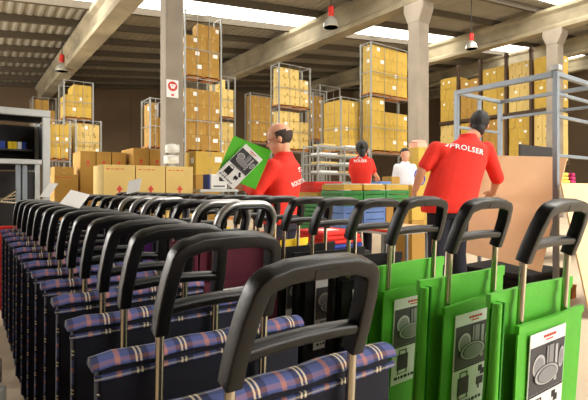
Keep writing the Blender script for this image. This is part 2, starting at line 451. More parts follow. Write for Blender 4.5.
            if hem:
                vs2 = []
                for f in (-.0035, th+.0035):
                    for zz in (z1-hem, z1+.004):
                        for i in range(nx+1):
                            x = x0-.002 + (x1-x0+.004)*i/nx
                            yy = amp*(math.sin(13*x + ph[0] + 5*z1) + .6*math.sin(27*x - 11*z1 + ph[1]) + .5*math.sin(9*z1 + ph[2] + 17*x))
                            vs2.append((x, y + yy + f, zz + (.004*math.sin(8*x + ph[3]))))
                n = nx+1; f2 = []
                for i in range(nx):
                    f2 += [(i, i+1, n+i+1, n+i), (2*n+i, 3*n+i, 3*n+i+1, 2*n+i+1), (n+i, n+i+1, 3*n+i+1, 3*n+i), (i, 2*n+i, 2*n+i+1, i+1)]
                f2 += [(0, n, 3*n, 2*n), (nx, 2*n+nx, 3*n+nx, n+nx)]
                MB().add(vs2, f2).build('hem', mt, o, smooth=True, shear=sh)
            return o
        sd = int(1000*v)
        back = panel(xl, xr, .022, .12, ztop, .006, .0022, sd, 'bag', bagmat)
        ff = -.020
        fr = panel(-HW - .042, xr - .03, ff, .12, zfront, .005, .0012, sd + 1, 'front_panel', bagmat, hem=.016)
        gm = MB()
        for (x, ry, yc) in ((xl + .006, .014, .006),):
            pts = [(x, yc, .13), (x, yc, .4), (x, yc, ztop - .012 if ry > .012 else ztop - .018)]
            gm.tube(pts, [ry, ry, ry*.8], 10)
        gu_ = gm.build('gusset', bagmat, root, smooth=True, shear=sh)
        MB().span((xl + .021, -.004, .13), (xl + .027, .018, ztop - .012)).build('gap_strip', M_greend if bagmat == M_green else bagmat, gu_, shear=sh)  # strip beside the gusset; on green bags its darker colour is painted shade
        MB().span((xl + .01, -.028, .115), (xr - .01, .026, .125)).build('bottom', bagmat, root, shear=sh)
        if leaf:
            zl = zfront - .028
            leaflet(fr, -HW + .006, ff - .0055 - .06*(zl - .8), zl, W=.19, H=.29)
    return root

ORD = 'first second third fourth fifth sixth seventh eighth ninth tenth eleventh twelfth thirteenth fourteenth fifteenth sixteenth seventeenth eighteenth nineteenth twentieth'.split()
# tartan row
HV = [.577, .865, 1.11, 1.32, 1.55, 1.78, 2.02, 2.27, 2.52, 2.80, 3.10, 3.40, 3.72, 4.06]
for i, v in enumerate(HV):
    near = i < 3
    red = i == 13
    lab = ('nearest shopping trolley, its big black grip largest of all above a tartan lid' if i == 0 else
           'red bagged trolley at the far end of the row of tartan trolleys' if red else
           'navy shopping trolley with tartan lid, %s from the near end of the tartan row' % ORD[i])
    trolley('shopping_trolley', lab, 'row of navy tartan trolleys', 0.428, v, .798, .985 if i else .972, 'flat', 'lidded',
            M_redfab if red else M_navy, xl=-.238 if i < 9 else -.23, xr=(.26, .25, .235)[i] if near else .195, ztop=(.772, .763)[i] if i < 2 else .775 if i == 2 else .788, spacing=(HV[i+1]-v if i < 13 else .3), yaw=R.uniform(-.02, .02) if i else 0)
# middle row: five silver arched grips, then black ones
MV = [(1.495, 's'), (1.69, 's'), (1.90, 'k'), (2.11, 'k'), (2.324, 's'), (2.52, 's'), (2.74, 's'), (2.97, 'k'), (3.2, 'k'), (3.45, 'k'), (3.72, 'k'), (4.0, 'k')]
MC = [M_maroon, M_maroon, M_blackfab, M_purfab, M_blackfab, M_yelfab, M_blackfab, M_blackfab, M_maroon, M_blackfab, M_navy, M_blackfab]
MN = ['maroon', 'maroon', 'black', 'purple', 'black', 'yellow', 'black', 'black', 'maroon', 'black', 'navy', 'black']
for i, (v, s) in enumerate(MV):
    lab = '%s bagged trolley with %s grip, %s from near end of the middle row' % (MN[i], 'silver arched' if s == 's' else 'flat black', ORD[i])
    trolley('shopping_trolley', lab, 'middle row of mixed trolleys', .848, v, .88, 1.035 if s == 's' else 1.02, 'arch' if s == 's' else 'flat', 'open',
            MC[i], xl=-.195, xr=.185, ztop=.87, zfront=.74, leaf=(i < 2), yaw=R.uniform(-.02, .02))
# green row continuing into mixed colours
GV = [.577, .79, 1.02, 1.215, 1.43, 1.63]
while len(GV) < 19: GV.append(GV[-1] + .215)
GC = [M_green]*3 + [M_blackfab]*2 + [M_blackfab, M_yelfab, M_blackfab, M_redfab, M_blufab, M_yelfab, M_redfab, M_blackfab, M_orafab, M_green, M_blackfab, M_redfab, M_blackfab, M_blackfab]
GN = ['green']*3 + ['black']*2 + ['black', 'yellow', 'black', 'red', 'blue', 'yellow', 'red', 'black', 'orange', 'green', 'black', 'red', 'black', 'black']
for i, v in enumerate(GV):
    lab = ('bright green folded trolley with leaflet, %s from the near end of the green row' % ORD[i] if i < 3 else
           '%s folded trolley with black grip, %s counting from the nearest green trolley' % (GN[i], ORD[i]))
    g = i < 3
    trolley('shopping_trolley', lab, 'row of folded trolleys beginning with the green ones', 1.253, v, .896, 1.045 if g else 1.035, 'flat', 'open',
            GC[i], xl=-.225 if g else -.19, xr=.215 if g else .2, ztop=.815, zfront=.739, leaf=(i < 6), yaw=R.uniform(-.015, .015))

# loose white sheets tucked between the grips
def card(px, py, Y, w, h, roll, label):
    u, v, z = at(px, Y, py)
    o = MB().box((0, 0, 0), (w, .002, h*1.35)).build('paper_card', M_white, loc=(u, v, z), rot=(-.85, roll, -.63))
    return tag(o, label, 'paper card', 'loose white paper cards')
card(134, 186, 2.55, .075, .085, -.25, 'white paper card standing up among the silver arched grips')
card(75, 199, 2.05, .09, .07, .25, 'white paper card lying slanted over the tartan row grips')
card(49, 190, 3.5, .07, .12, .06, 'white paper card upright beside the grey machine frame')

# ------------------------------------------------------------------ people
RZ = -math.atan2(SW, CW)
def bake(o, voxel, sm=4, f=.5):
    r = o.modifiers.new('r', 'REMESH'); r.mode = 'VOXEL'; r.voxel_size = voxel; r.use_smooth_shade = True
    s = o.modifiers.new('s', 'SMOOTH'); s.iterations = sm; s.factor = f
    bpy.context.view_layer.update()
    dg = bpy.context.evaluated_depsgraph_get()
    me = bpy.data.meshes.new_from_object(o.evaluated_get(dg)); mats = [m for m in o.data.materials]
    o.modifiers.clear(); o.data = me
    me.materials.clear()
    for m in mats: me.materials.append(m)
    for p in me.polygons: p.use_smooth = True; p.material_index = 0
    return o
def limb(m, pts, rad):
    P = [Vector(p) for p in pts]; pp, rr = [], []
    for i in range(len(P) - 1):
        for k in range(4):
            t = k / 4; pp.append(P[i].lerp(P[i+1], t)); s = t*t*(3-2*t); rr.append(rad[i]*(1-s) + rad[i+1]*s)
    pp.append(P[-1]); rr.append(rad[-1])
    m.tube(pp, rr, 14)
    for p, r in zip(P, rad): m.ell(p, (r, r, r), n=14, m=8)
def torso(m, rings):
    n = 24; vs = []
    for c, rx, ry, yaw in rings:
        s, f = Vector((math.cos(yaw), math.sin(yaw), 0)), Vector((-math.sin(yaw), math.cos(yaw), 0))
        for k in range(n):
            a = 2*math.pi*k/n; ca, sa = math.cos(a), math.sin(a)
            e = .8
            vs.append(Vector(c) + s*rx*math.copysign(abs(ca)**e, ca) + f*ry*math.copysign(abs(sa)**e, sa))
    fs = [(i*n+k, i*n+(k+1)%n, (i+1)*n+(k+1)%n, (i+1)*n+k) for i in range(len(rings)-1) for k in range(n)]
    fs += [tuple(reversed(range(n))), tuple(range((len(rings)-1)*n, len(rings)*n))]
    m.add(vs, fs)
def hand(m, wrist, d, palmn, thumb, s=1.0, curl=.5):
    """palm plus four fingers and a thumb; d = direction of the fingers, palmn = the way the palm faces, thumb = the thumb's side"""
    d = Vector(d).normalized(); pn = Vector(palmn); pn = (pn - d*pn.dot(d)).normalized(); t = d.cross(pn).normalized()
    if t.dot(Vector(thumb)) < 0: t = -t
    w = Vector(wrist)
    Mx = Matrix((t, d, pn)).transposed()
    m.ell(w + d*.05*s, (.042*s, .055*s, .017*s), Mx)
    for off, L in ((.030, .068), (.010, .078), (-.010, .072), (-.029, .056)):
        p0 = w + d*.075*s + t*off*s; p1 = p0 + (d*1 + pn*curl*.4).normalized()*L*.45*s
        p2 = p1 + (d*.8 + pn*curl*1.1).normalized()*L*.33*s; p3 = p2 + (d*.45 + pn*curl*1.6).normalized()*L*.27*s
        limb(m, [w + d*.04*s + t*off*.8*s, p0, p1, p2, p3], [.010*s, .0098*s, .0092*s, .0086*s, .0078*s])
    q0 = w + d*.022*s + t*.03*s; q1 = q0 + (t*.8 + d*.7 + pn*.3).normalized()*.035*s; q2 = q1 + (d + t*.25 + pn*.4).normalized()*.03*s
    limb(m, [w + d*.02*s + t*.012*s, q0, q1, q2], [.014*s, .0125*s, .011*s, .0095*s])

def text_on(target, word, px0, py0, px1, py1, hpx, Xr, Y, emblem=None, name='shirt_lettering'):
    """lettering laid on the cloth: flat letters in the wearer's frame, each vertex dropped onto the shirt"""
    me = target.data
    bvh = BVHTree.FromPolygons([v.co for v in me.vertices], [tuple(p.vertices) for p in me.polygons])
    cu = bpy.data.curves.new(name, 'FONT'); cu.body = word; cu.size = 1; cu.offset = .022; cu.resolution_u = 3; cu.space_character = 1.08
    to = bpy.data.objects.new(name, cu); C.objects.link(to); bpy.context.view_layer.update()
    tm = bpy.data.meshes.new_from_object(to.evaluated_get(bpy.context.evaluated_depsgraph_get()))
    bpy.data.objects.remove(to)
    bm = bmesh.new(); bm.from_mesh(tm)
    if emblem:
        for poly in emblem:
            bm.faces.new([bm.verts.new((x, y, 0)) for x, y in poly])
    for _ in range(2): bmesh.ops.subdivide_edges(bm, edges=[e for e in bm.edges if e.calc_length() > .12], cuts=1)
    bmesh.ops.triangulate(bm, faces=bm.faces)
    xs = [v.co.x for v in bm.verts]; x0, x1 = min(xs), max(xs)
    sc = Y / F; X0 = (px0-294)*sc - Xr; X1 = (px1-294)*sc - Xr; Z0 = HC-(py0-HY)*sc; Z1 = HC-(py1-HY)*sc
    A = Vector((X0, 0, Z0)); Bx = (Vector((X1, 0, Z1)) - A); up = Vector((-Bx.z, 0, Bx.x)).normalized() * (hpx*sc/.72)
    for vtx in bm.verts:
        p = A + Bx*((vtx.co.x-x0)/(x1-x0)) + up*vtx.co.y
        hit = bvh.ray_cast(Vector((p.x, -2, p.z)), Vector((0, 1, 0)))
        vtx.co = (hit[0] + Vector((0, -.004, 0))) if hit[0] is not None else Vector((p.x, 0, p.z))
    for f in [f for f in bm.faces if max(v.co.y for v in f.verts) - min(v.co.y for v in f.verts) > .06]: bm.faces.remove(f)
    m2 = bpy.data.meshes.new(name); bm.to_mesh(m2); bm.free(); m2.materials.append(M_white)
    o = bpy.data.objects.new(name, m2); C.objects.link(o); o.parent = target; o['label'] = 'white printed lettering'
    return o
EMB = [[(-1.05,.02),(-.9,.02),(-.72,.46),(-.87,.46)], [(-1.25,.02),(-1.0,.02),(-.95,.16),(-1.2,.16)], [(-.62,.02),(-.48,.02),(-.22,.70),(-.36,.70)], [(-.36,.70),(.02,.70),(-.04,.56),(-.41,.56)], [(-.47,.30),(-.08,.30),(-.03,.44),(-.42,.44)]]

def person(label, px, Y, J, yaw, mats, headf, headup, hairf, female=False, voxel=.0085, sleeve='long', text=None, hs=1.0, glasses=False, shrink=1.0, loose=(1, 1, 1), nape=False):
    X0 = (px-294)/F*Y; u, v = at(px, Y)
    root = thing('person', label, 'person', (u, v, 0), RZ)
    sk, sh, tr, ha = mats
    j = {k: Vector(p) for k, p in J.items()}
    k = shrink
    # --- body: one continuous skin surface
    b = MB()
    hip, ch, nk, hd = j['hip'], j['chest'], j['neck'], j['head']
    mid = hip.lerp(ch, .5); r = (.155 if female else .165)*k; R2 = (.165 if female else .185)*k
    rings = [(hip + Vector((0,0,-.10)), .13*k, .10*k, yaw), (hip, .165*k, .115*k, yaw), (mid, (.125 if female else .15)*k, .10*k, yaw), (ch, R2, .115*k, yaw), (ch.lerp(nk, .6), R2*.74, .085*k, yaw), (nk, .06, .06, yaw)]
    torso(b, rings)
    for s in 'LR':
        limb(b, [j['sh'+s], j['el'+s], j['wr'+s]], [.05*k, .04*k, .028*k])
        limb(b, [hip + (j['kn'+s]-hip)*.05 + Vector((math.cos(yaw), math.sin(yaw), 0))*(.085 if s == 'R' else -.085), j['kn'+s], j['an'+s]], [.085*k, .056*k, .038*k])
        hand(b, j['wr'+s], j['hd'+s], j['pn'+s], j['th'+s], s=.95 if female else 1.05, curl=.6)
    f = Vector(headf).normalized(); up = Vector(headup).normalized(); up = (up - f*up.dot(f)).normalized(); sd = f.cross(up)
    HM = Matrix((sd, f, up)).transposed()
    def hp(a, c, d): return hd + (sd*a + f*c + up*d)*hs
    S = lambda *q: tuple(x*hs for x in q)
    limb(b, [nk + Vector((0,0,-.03)), hp(0, -.02, -.06)], [.056*k, .053*k])
    b.ell(hp(0, -.012, .03), S(.077, .098, .092), HM); b.ell(hp(0, .022, -.045), S(.062, .07, .072), HM); b.ell(hp(0, .05, -.085), S(.036, .036, .03), HM)
    b.ell(hp(0, .098, -.025), S(.013, .018, .012), HM); b.ell(hp(0, .09, -.002), S(.009, .014, .028), HM); b.ell(hp(0, .075, .022), S(.05, .015, .012), HM)
    b.ell(hp(0, .082, -.062), S(.022, .01, .006), HM); b.ell(hp(0, .08, -.072), S(.019, .01, .006), HM)
    for s in (-1, 1): b.ell(hp(s*.079, -.015, -.012), S(.010, .02, .031), HM)
    body = bake(b.build('body', sk, root), voxel, 3)
    body['label'] = 'bare skin of head, arms and hands'
    for s in (-1, 1):
        e = MB(); e.ell(hp(s*.03, .079, .003), S(.012, .008, .0075), HM, n=12, m=8); e.build('eye', M_white, root, smooth=True)
        e = MB(); e.ell(hp(s*.03, .086, .003), S(.0055, .0035, .0055), HM, n=10, m=6); e.build('pupil', M_ink, root, smooth=True)
    # --- shirt
    m = MB(); g = .016
    l0, l1, l2 = loose
    rr = [(hip + Vector((0,0,-.085)), .178*k*l0, .128*k*l0, yaw), (hip, .182*k*l0, .132*k*l0, yaw), (mid, (.142 if female else .168)*k*l1, .122*k*l1, yaw), (ch, (R2+.018)*l2, .135*k, yaw), (ch.lerp(nk, .55), R2*.98, .122*k, yaw), (nk + Vector((0,0,-.015)), .082, .078, yaw), (nk + Vector((0,0,.02)), .068, .068, yaw)]
    torso(m, rr)
    for s in 'LR':
        a, e, w = j['sh'+s], j['el'+s], j['wr'+s]
        full = sleeve == 'long' or (isinstance(sleeve, dict) and sleeve[s] == 'long')
        part = .93 if sleeve == 'long' else (sleeve[s] if isinstance(sleeve, dict) and sleeve[s] != 'long' else 1.0)
        if part <= 1.0 and not (sleeve == 'long'):
            limb(m, [a, a.lerp(e, part)], [.068*k, .060*k])
        else:
            limb(m, [a, e, e.lerp(w, .92)], [.068*k, .054*k, .042*k])
        m.ell(ch.lerp(a, .72) + Vector((0,0,.01)), (.085*k, .085*k, .075*k))
    if not female:
        m.tube([nk + Vector((0,0,-.02)), nk + Vector((0,0,.025))], [.083, .073], 18)
    shirt = bake(m.build('shirt', sh, root), .011, 5)
    if sh == M_wshirt: shirt['label'] = 'white shirt'
    else: shirt['label'] = 'red shirt'
    # --- trousers and shoes
    t = MB()
    torso(t, [(hip + Vector((0,0,.05)), .165*k, .12*k, yaw), (hip + Vector((0,0,-.05)), .172*k, .125*k, yaw), (hip + Vector((0,0,-.13)), .16*k, .12*k, yaw)])
    for s in 'LR':
        hj = hip + Vector((0,0,-.09)) + Vector((math.cos(yaw), math.sin(yaw), 0))*(.085 if s == 'R' else -.085)
        limb(t, [hj, j['kn'+s], j['an'+s] + Vector((0,0,-.01))], [.098*k, .073*k, .058*k])
    bake(t.build('trousers', tr, root), .012, 4)['label'] = 'dark trousers'
    fw = Vector((-math.sin(yaw), math.cos(yaw), 0)); sdv = Vector((math.cos(yaw), math.sin(yaw), 0))
    for s in 'LR':
        q = MB(); an = j['an'+s]; FM = Matrix((sdv, fw, Vector((0,0,1)))).transposed()
        q.ell(Vector((an.x, an.y, .045)) + fw*.02, (.043, .07, .045), FM); q.ell(Vector((an.x, an.y, .035)) + fw*.10, (.046, .10, .034), FM); q.ell(Vector((an.x, an.y, .03)) + fw*-.03, (.037, .045, .03), FM)
        bake(q.build('shoe', M_rubber, root), .009, 3)
    # --- hair
    hm = MB(); n, mm = 28, 18; c0 = hp(0, -.016, .034); rad = S(.086, .106, .101)
    vs = []; idx = {}
    for i in range(mm + 1):
        a = math.pi*i/mm
        for q in range(n):
            bb = 2*math.pi*q/n
            pl = Vector((math.sin(a)*math.cos(bb), math.sin(a)*math.sin(bb), math.cos(a)))
            vs.append(pl)
    wob = random.Random(3)
    out = [c0 + HM @ Vector((p.x*rad[0], p.y*rad[1], p.z*rad[2]))*(1 + wob.uniform(-.012, .02)) for p in vs]
    inn = [c0 + HM @ Vector((p.x*rad[0], p.y*rad[1], p.z*rad[2]))*.86 for p in vs]
    keep = []
    for i in range(mm):
        for q in range(n):
            ids = (i*n+q, (i+1)*n+q, (i+1)*n+(q+1)%n, i*n+(q+1)%n)
            cc = sum((vs[x] for x in ids), Vector())/4
            if hairf(cc): keep.append(ids)
    N = len(out); fs = [k2 for k2 in keep] + [tuple(x+N for x in reversed(k2)) for k2 in keep]
    ed = {}
    for k2 in keep:
        for a, b2 in zip(k2, k2[1:] + k2[:1]): ed[(a, b2)] = ed.get((a, b2), 0) + 1
    for (a, b2) in list(ed):
        if (b2, a) not in ed: fs.append((b2, a, a+N, b2+N))
    hm.add(out + inn, fs)
    if nape: hm.ell(hp(0, -.062, -.055), S(.062, .045, .058), HM); hm.ell(hp(0, -.04, -.085), S(.056, .05, .04), HM)
    if female: hm.ell(hp(0, -.125, .03), S(.035, .035, .04), HM); hm.ell(hp(0, -.09, -.06), S(.05, .03, .07), HM)
    hm.build('hair', ha, root, smooth=True, fix=False)
    if glasses:
        gm = MB()
        for s in (-1, 1):
            ring = [hp(s*.032 + .021*math.cos(t2), .098, .003 + .016*math.sin(t2)) for t2 in (2*math.pi*q/14 for q in range(15))]
            gm.tube(ring, .0018, 6); gm.tube([hp(s*.053, .098, .006), hp(s*.08, .05, .004), hp(s*.086, -.01, .002)], .0018, 6)
        gm.tube([hp(-.011, .1, .006), hp(.011, .1, .006)], .0018, 6)
        gm.build('glasses', M_ink, root)
    if text:
        for a in text: text_on(shirt, *a[0], X0, Y, **a[1])
    return root

def cj(px0, Y):
    X0 = (px0-294)/F*Y
    def g(px, py, dy=0.0):
        y2 = Y + dy; return ((px-294)/F*y2 - X0, dy, HC - (py-HY)/F*y2)
    return g
Z0 = lambda p, z: (p[0], p[1], z)

# man in the red polo, back to the camera, reaching to the cardboard sheet
g = cj(458, 4.05)
J = dict(hip=g(448, 203), chest=g(460, 162, .04), neck=g(468, 136.5, .07), head=g(479, 125, .15),
         shL=g(436, 149, .03), elL=g(421, 172, .02), wrL=g(415, 190, .05), hdL=(-.1, .15, -1), pnL=(1, .1, 0), thL=(.1, 1, 0),
         shR=g(486, 149, .07), elR=g(497, 178, .12), wrR=g(493, 192, .34), hdR=(.12, 1, -.25), pnR=(-.3, .2, -1), thR=(-1, 0, .3),
         knL=Z0(g(444, 250, .04), .47), anL=Z0(g(441, 290, .0), .09), knR=Z0(g(476, 250, .05), .47), anR=Z0(g(480, 290, .06), .09))
J['knL'] = (J['hip'][0]-.09, .04, .49); J['anL'] = (J['hip'][0]-.11, 0, .09); J['knR'] = (J['hip'][0]+.10, .05, .49); J['anR'] = (J['hip'][0]+.14, .05, .09)
person('dark-haired man in a red polo shirt and jeans, back turned, reaching to cardboard', 458, 4.05, J, .0, (M_skin2, M_shirt, M_jeans, M_hair),
       (.35, 1, -.28), (.22, .2, 1), lambda c: c.z > -.05 + c.y*.8 or (c.y < .2 and c.z > -.95), sleeve={'L': .72, 'R': 1.0},
       text=[(('ROLSER', 443.5, 146.5, 480, 155.5, 5.2), dict(emblem=EMB))], hs=1.0, shrink=1.06, loose=(1.25, 1.3, 1.1), nape=True)

# bald man with glasses, side on, holding the green bag
g = cj(280, 3.7)
J = dict(hip=Z0(g(281, 212, .0), .87), chest=g(282, 180, .0), neck=g(284, 155, .0), head=g(279, 139, -.02),
         shL=g(272, 167, -.17), elL=g(256, 193, -.22), wrL=g(247, 187, -.02), hdL=(-.8, .25, .15), pnL=(0, 1, .2), thL=(0, .2, 1),
         shR=g(290, 165, .16), elR=g(270, 192, .20), wrR=g(258, 182, .10), hdR=(-1, -.2, .1), pnR=(0, -1, 0), thR=(0, 0, 1))
J['knL'] = (J['hip'][0]-.03, -.09, .47); J['anL'] = (J['hip'][0]+.02, -.10, .09); J['knR'] = (J['hip'][0]+.01, .1, .47); J['anR'] = (J['hip'][0]+.03, .12, .09)
person('bald man with glasses in a red sweater, side on, holding up a green bag', 280, 3.7, J, math.radians(62), (M_skin, M_shirt, M_jeans, M_hairb),
       (-1, .12, -.32), (-.2, 0, 1), lambda c: c.y < .12 and -.8 < c.z*.95 - c.y*.31 < .25 - .25*max(0, c.y + .5), sleeve='long', glasses=True,
       text=[(('ROLSER', 293, 187, 305.5, 181.5, 4.4), {}), (('S', 299, 172, 302.5, 171, 4.5), {})], hs=1.04)

# woman in red at the bench, back turned
g = cj(361, 6.0)
J = dict(hip=Z0(g(361, 195), .92), chest=g(361, 168, .02), neck=g(362, 157, .03), head=g(362, 150.5, .06),
         shL=g(353.5, 162, .02), elL=g(351.5, 175, .08), wrL=g(355, 182, .32), hdL=(.2, 1, -.1), pnL=(0, 0, -1), thL=(1, 0, 0),
         shR=g(369.5, 162, .03), elR=g(374, 173, .08), wrR=g(378, 178, .32), hdR=(.1, 1, -.1), pnR=(0, 0, -1), thR=(-1, 0, 0))
J['knL'] = (-.09, .02, .48); J['anL'] = (-.09, 0, .09); J['knR'] = (.09, .02, .48); J['anR'] = (.09, 0, .09)
person('woman in a red polo shirt and dark hair, back turned, working at the packing bench', 361, 6.0, J, .0, (M_skin, M_shirt, M_jeans, M_hair),
       (.15, 1, -.3), (0, .2, 1), lambda c: c.z > -.1 + c.y*1.0 or (c.y < .1 and c.z > -.75), female=True, voxel=.010, sleeve={'L': .75, 'R': .75}, shrink=.86,
       text=[(('ROLSER', 353.5, 162.5, 366, 162.5, 2.8), {}), (('A', 357, 159, 362, 159, 3), {})])
# girl in white facing the camera
g = cj(405, 7.95)
J = dict(hip=Z0(g(405, 195), .98), chest=g(405, 172, .0), neck=g(405, 162.5, .0), head=g(405, 155.5, -.02),
         shL=g(413, 167, 0), elL=g(416, 179, .03), wrL=g(411, 185, -.24), hdL=(-.3, -1, -.1), pnL=(0, 0, -1), thL=(-1, 0, 0),
         shR=g(397, 167, 0), elR=g(394, 179, .03), wrR=g(399, 185, -.24), hdR=(.3, -1, -.1), pnR=(0, 0, -1), thR=(1, 0, 0))
J['knL'] = (.09, -.02, .48); J['anL'] = (.09, 0, .09); J['knR'] = (-.09, -.02, .48); J['anR'] = (-.09, 0, .09)
person('dark-haired woman in a white shirt facing the camera beside the concrete column', 405, 7.95, J, math.pi, (M_skin, M_wshirt, M_jeans, M_hair),
       (.1, -1, -.3), (0, -.2, 1), lambda c: c.z > .25 + c.y*.5 or (c.y < .05 and c.z > -.8), female=True, voxel=.010, sleeve='long', shrink=.88)

# ------------------------------------------------------------------ the green bag in the bald man's hands
def frame_from(pts):
    return
u, v, z = at(244.5, 3.30, 162)
hb = thing('folded_bag', 'flat green folded bag with leaflet held up by the bald man', 'bag', (u, v, z), 0)
hb.rotation_euler = (Matrix.Rotation(RZ, 3, 'Z') @ Matrix.Rotation(math.radians(22), 3, 'Y') @ Matrix.Rotation(math.radians(-8), 3, 'X')).to_euler()
vs = []
nx, nz = 14, 16
pm = MB()
for f in (0, 1):
    for jz in range(nz+1):
        for i in range(nx+1):
            x = -.15 + .30*i/nx; zz = -.155 + .31*jz/nz
            vs.append((x, .012*math.sin(7*x+1) + .006*math.sin(14*zz+9*x) + (.018 if f else 0), zz))
N = (nx+1)*(nz+1); fs = []
for jz in range(nz):
    for i in range(nx):
        a = jz*(nx+1)+i; fs += [(a, a+1, a+nx+2, a+nx+1), (N+a, N+a+nx+1, N+a+nx+2, N+a+1)]
for i in range(nx):
    a = nz*(nx+1)+i; fs += [(a, a+1, N+a+1, N+a), (i, N+i, N+i+1, i+1)]
for jz in range(nz):
    a = jz*(nx+1); fs += [(a, a+nx+1, N+a+nx+1, N+a), (a+nx, N+a+nx, N+a+2*nx+1, a+2*nx+1)]
pm.add(vs, fs).build('bag_body', M_green, hb, smooth=True)
leaflet(hb, -.039, -.026, .126, W=.17, H=.305, rot=(0, .38, 0))

# ------------------------------------------------------------------ cartons
BOXM = {}
def carton_mesh(d, mats_i, sticker, arrows=False):
    key = (round(d[0],2), round(d[1],2), round(d[2],2), mats_i, sticker)
    if key in BOXM: return BOXM[key]
    m = MB(); x, y, z = d
    m.box((0, 0, z/2), d, 0)
    m.span((-.03, -y/2-.002, z*.0+.002), (.03, -y/2+.01, z*.28), 1); m.span((-.03, -y/2-.002, z*.78), (.03, -y/2+.01, z-.002), 1)
    m.span((-.03, -y/2, z-.002), (.03, y/2, z+.002), 1)
    m.span((-x/2-.002, -.03, z*.75), (-x/2+.01, .03, z-.002), 1)
    if sticker: m.span((x*.16, -y/2-.004, z*.55), (x*.16+min(.14, x*.3), -y/2+.004, z*.55+min(.1, z*.3)), 2); m.span((-x/2-.004, -y*.3, z*.5), (-x/2+.004, -y*.3+min(.12, y*.3), z*.5+min(.1, z*.3)), 2)
    o = m.build('cardboard_carton', [(M_box, M_boxd, M_boxl)[mats_i], M_tape, M_white], bevel=0)
    me = o.data; bpy.data.objects.remove(o); BOXM[key] = me; return me
def carton(d, loc, label, group, mi=0, sticker=False, rz=0):
    o = bpy.data.objects.new('cardboard_carton', carton_mesh(d, mi, sticker)); C.objects.link(o)
    o.location = loc; o.rotation_euler = (0, 0, rz); tag(o, label, 'carton', group); return o

def cage(name_label, u0, u1, v0, v1, z0, z1, wires=True):
    t = thing('wire_cage', name_label, 'wire cage', ((u0+u1)/2, (v0+v1)/2, z0), 0, 'stacked wire pallet cages')
    cx, cy = (u0+u1)/2, (v0+v1)/2; h = z1 - z0; a, b = (u1-u0)/2, (v1-v0)/2
    bm_ = MB(); bm_.span((-a, -b, .0), (a, b, .03))
    for s in (-1, 0, 1): bm_.span((s*(a-.05)-.05, -b, -.0), (s*(a-.05)+.05, b, .07))
    bm_.build('base', M_wood, t)
    for sx in (-1, 1):
        for sy in (-1, 1): MB().span((sx*a-.02, sy*b-.02, .0), (sx*a+.02, sy*b+.02, h)).build('post', M_cage, t)
    r = MB(); w = .009
    for zz in ((h-.02, .4*h+.05) if wires else (h-.02,)):
        r.span((-a, -b-w, zz-w), (a, -b+w, zz+w)); r.span((-a, b-w, zz-w), (a, b+w, zz+w))
        r.span((-a-w, -b, zz-w), (-a+w, b, zz+w)); r.span((a-w, -b, zz-w), (a+w, b, zz+w))
    if wires:
        for q in (-.33, .33):
            r.span((q*a*1.0-w*.6, -b-w, 0), (q*a+w*.6, -b, h))
            r.span((-a-w, q*b-w*.6, 0), (-a, q*b+w*.6, h))
    r.build('rails', M_cage, t)
    return t
def fill(u0, u1, v0, v1, z0, ztop, nu_, nz_, place, mi=0, nv_=1, ragged=True):
    """cartons of one cage, laid in irregular courses that all reach the faces in view"""
    z = z0
    H = (ztop - z0) / nz_
    for c in range(nz_):
        n = max(1, nu_ + (R.choice((-1, 0, 0)) if nu_ > 2 else 0))
        cuts = [0] + sorted((i + R.uniform(-.16, .16)) / n for i in range(1, n)) + [1]
        for i in range(n):
            if ragged and c == nz_ - 1 and n > 1 and R.random() < .2: continue
            for kv in range(nv_):
                a, b = u0 + (u1-u0)*cuts[i] + .004, u0 + (u1-u0)*cuts[i+1] - .004
                va, vb = v0 + (v1-v0)*kv/nv_ + .004, v0 + (v1-v0)*(kv+1)/nv_ - .004
                carton((b-a, vb-va, H-.006), ((a+b)/2, (va+vb)/2, z), 'taped carton in the ' + place, 'cartons in the ' + place, mi, R.random() < .35)
        z += H
def stack(pc, pr, Y, ys, place, cols=3, rows=3, mi=0, sv=None, pl=None, nv=1, wire_over=.12, fills=None):
    """a pile of wire cages; ys = image rows of each cage's top then the lowest bottom, at the near corner"""
    u0, v0 = at(pc, Y); u1 = u_from(v0, pr)
    v1 = v0 + (sv or 1.0)
    if pl is not None: v1 = v0 + min(max(.4, v_from(u0, pl) - v0), 1.3)
    zs = [HC - (y - HY)/F*Y for y in ys]
    names = ['top wire cage ', 'second wire cage down ', 'third wire cage down ']
    for i in range(len(zs)-1):
        z1, z0 = zs[i], zs[i+1]
        pn = (names[i] if len(zs) > 2 else 'wire cage ') + place
        cage('zinc ' + pn, u0, u1, v0, v1, z0, z1 - .002)
        full = 1 if fills is None else fills[i]
        if full: fill(u0+.035, u1-.035, v0+.035, v1-.035, z0+.075, z0 + .075 + (z1 - z0 - .075 - wire_over)*full, cols, rows, pn, mi, nv)
    # the cage the pile stands on
    if zs[-1] > .3:
        cage('zinc bottom wire cage ' + place, u0, u1, v0, v1, 0, zs[-1] - .002, wires=False)
    return u0, u1, v0, v1

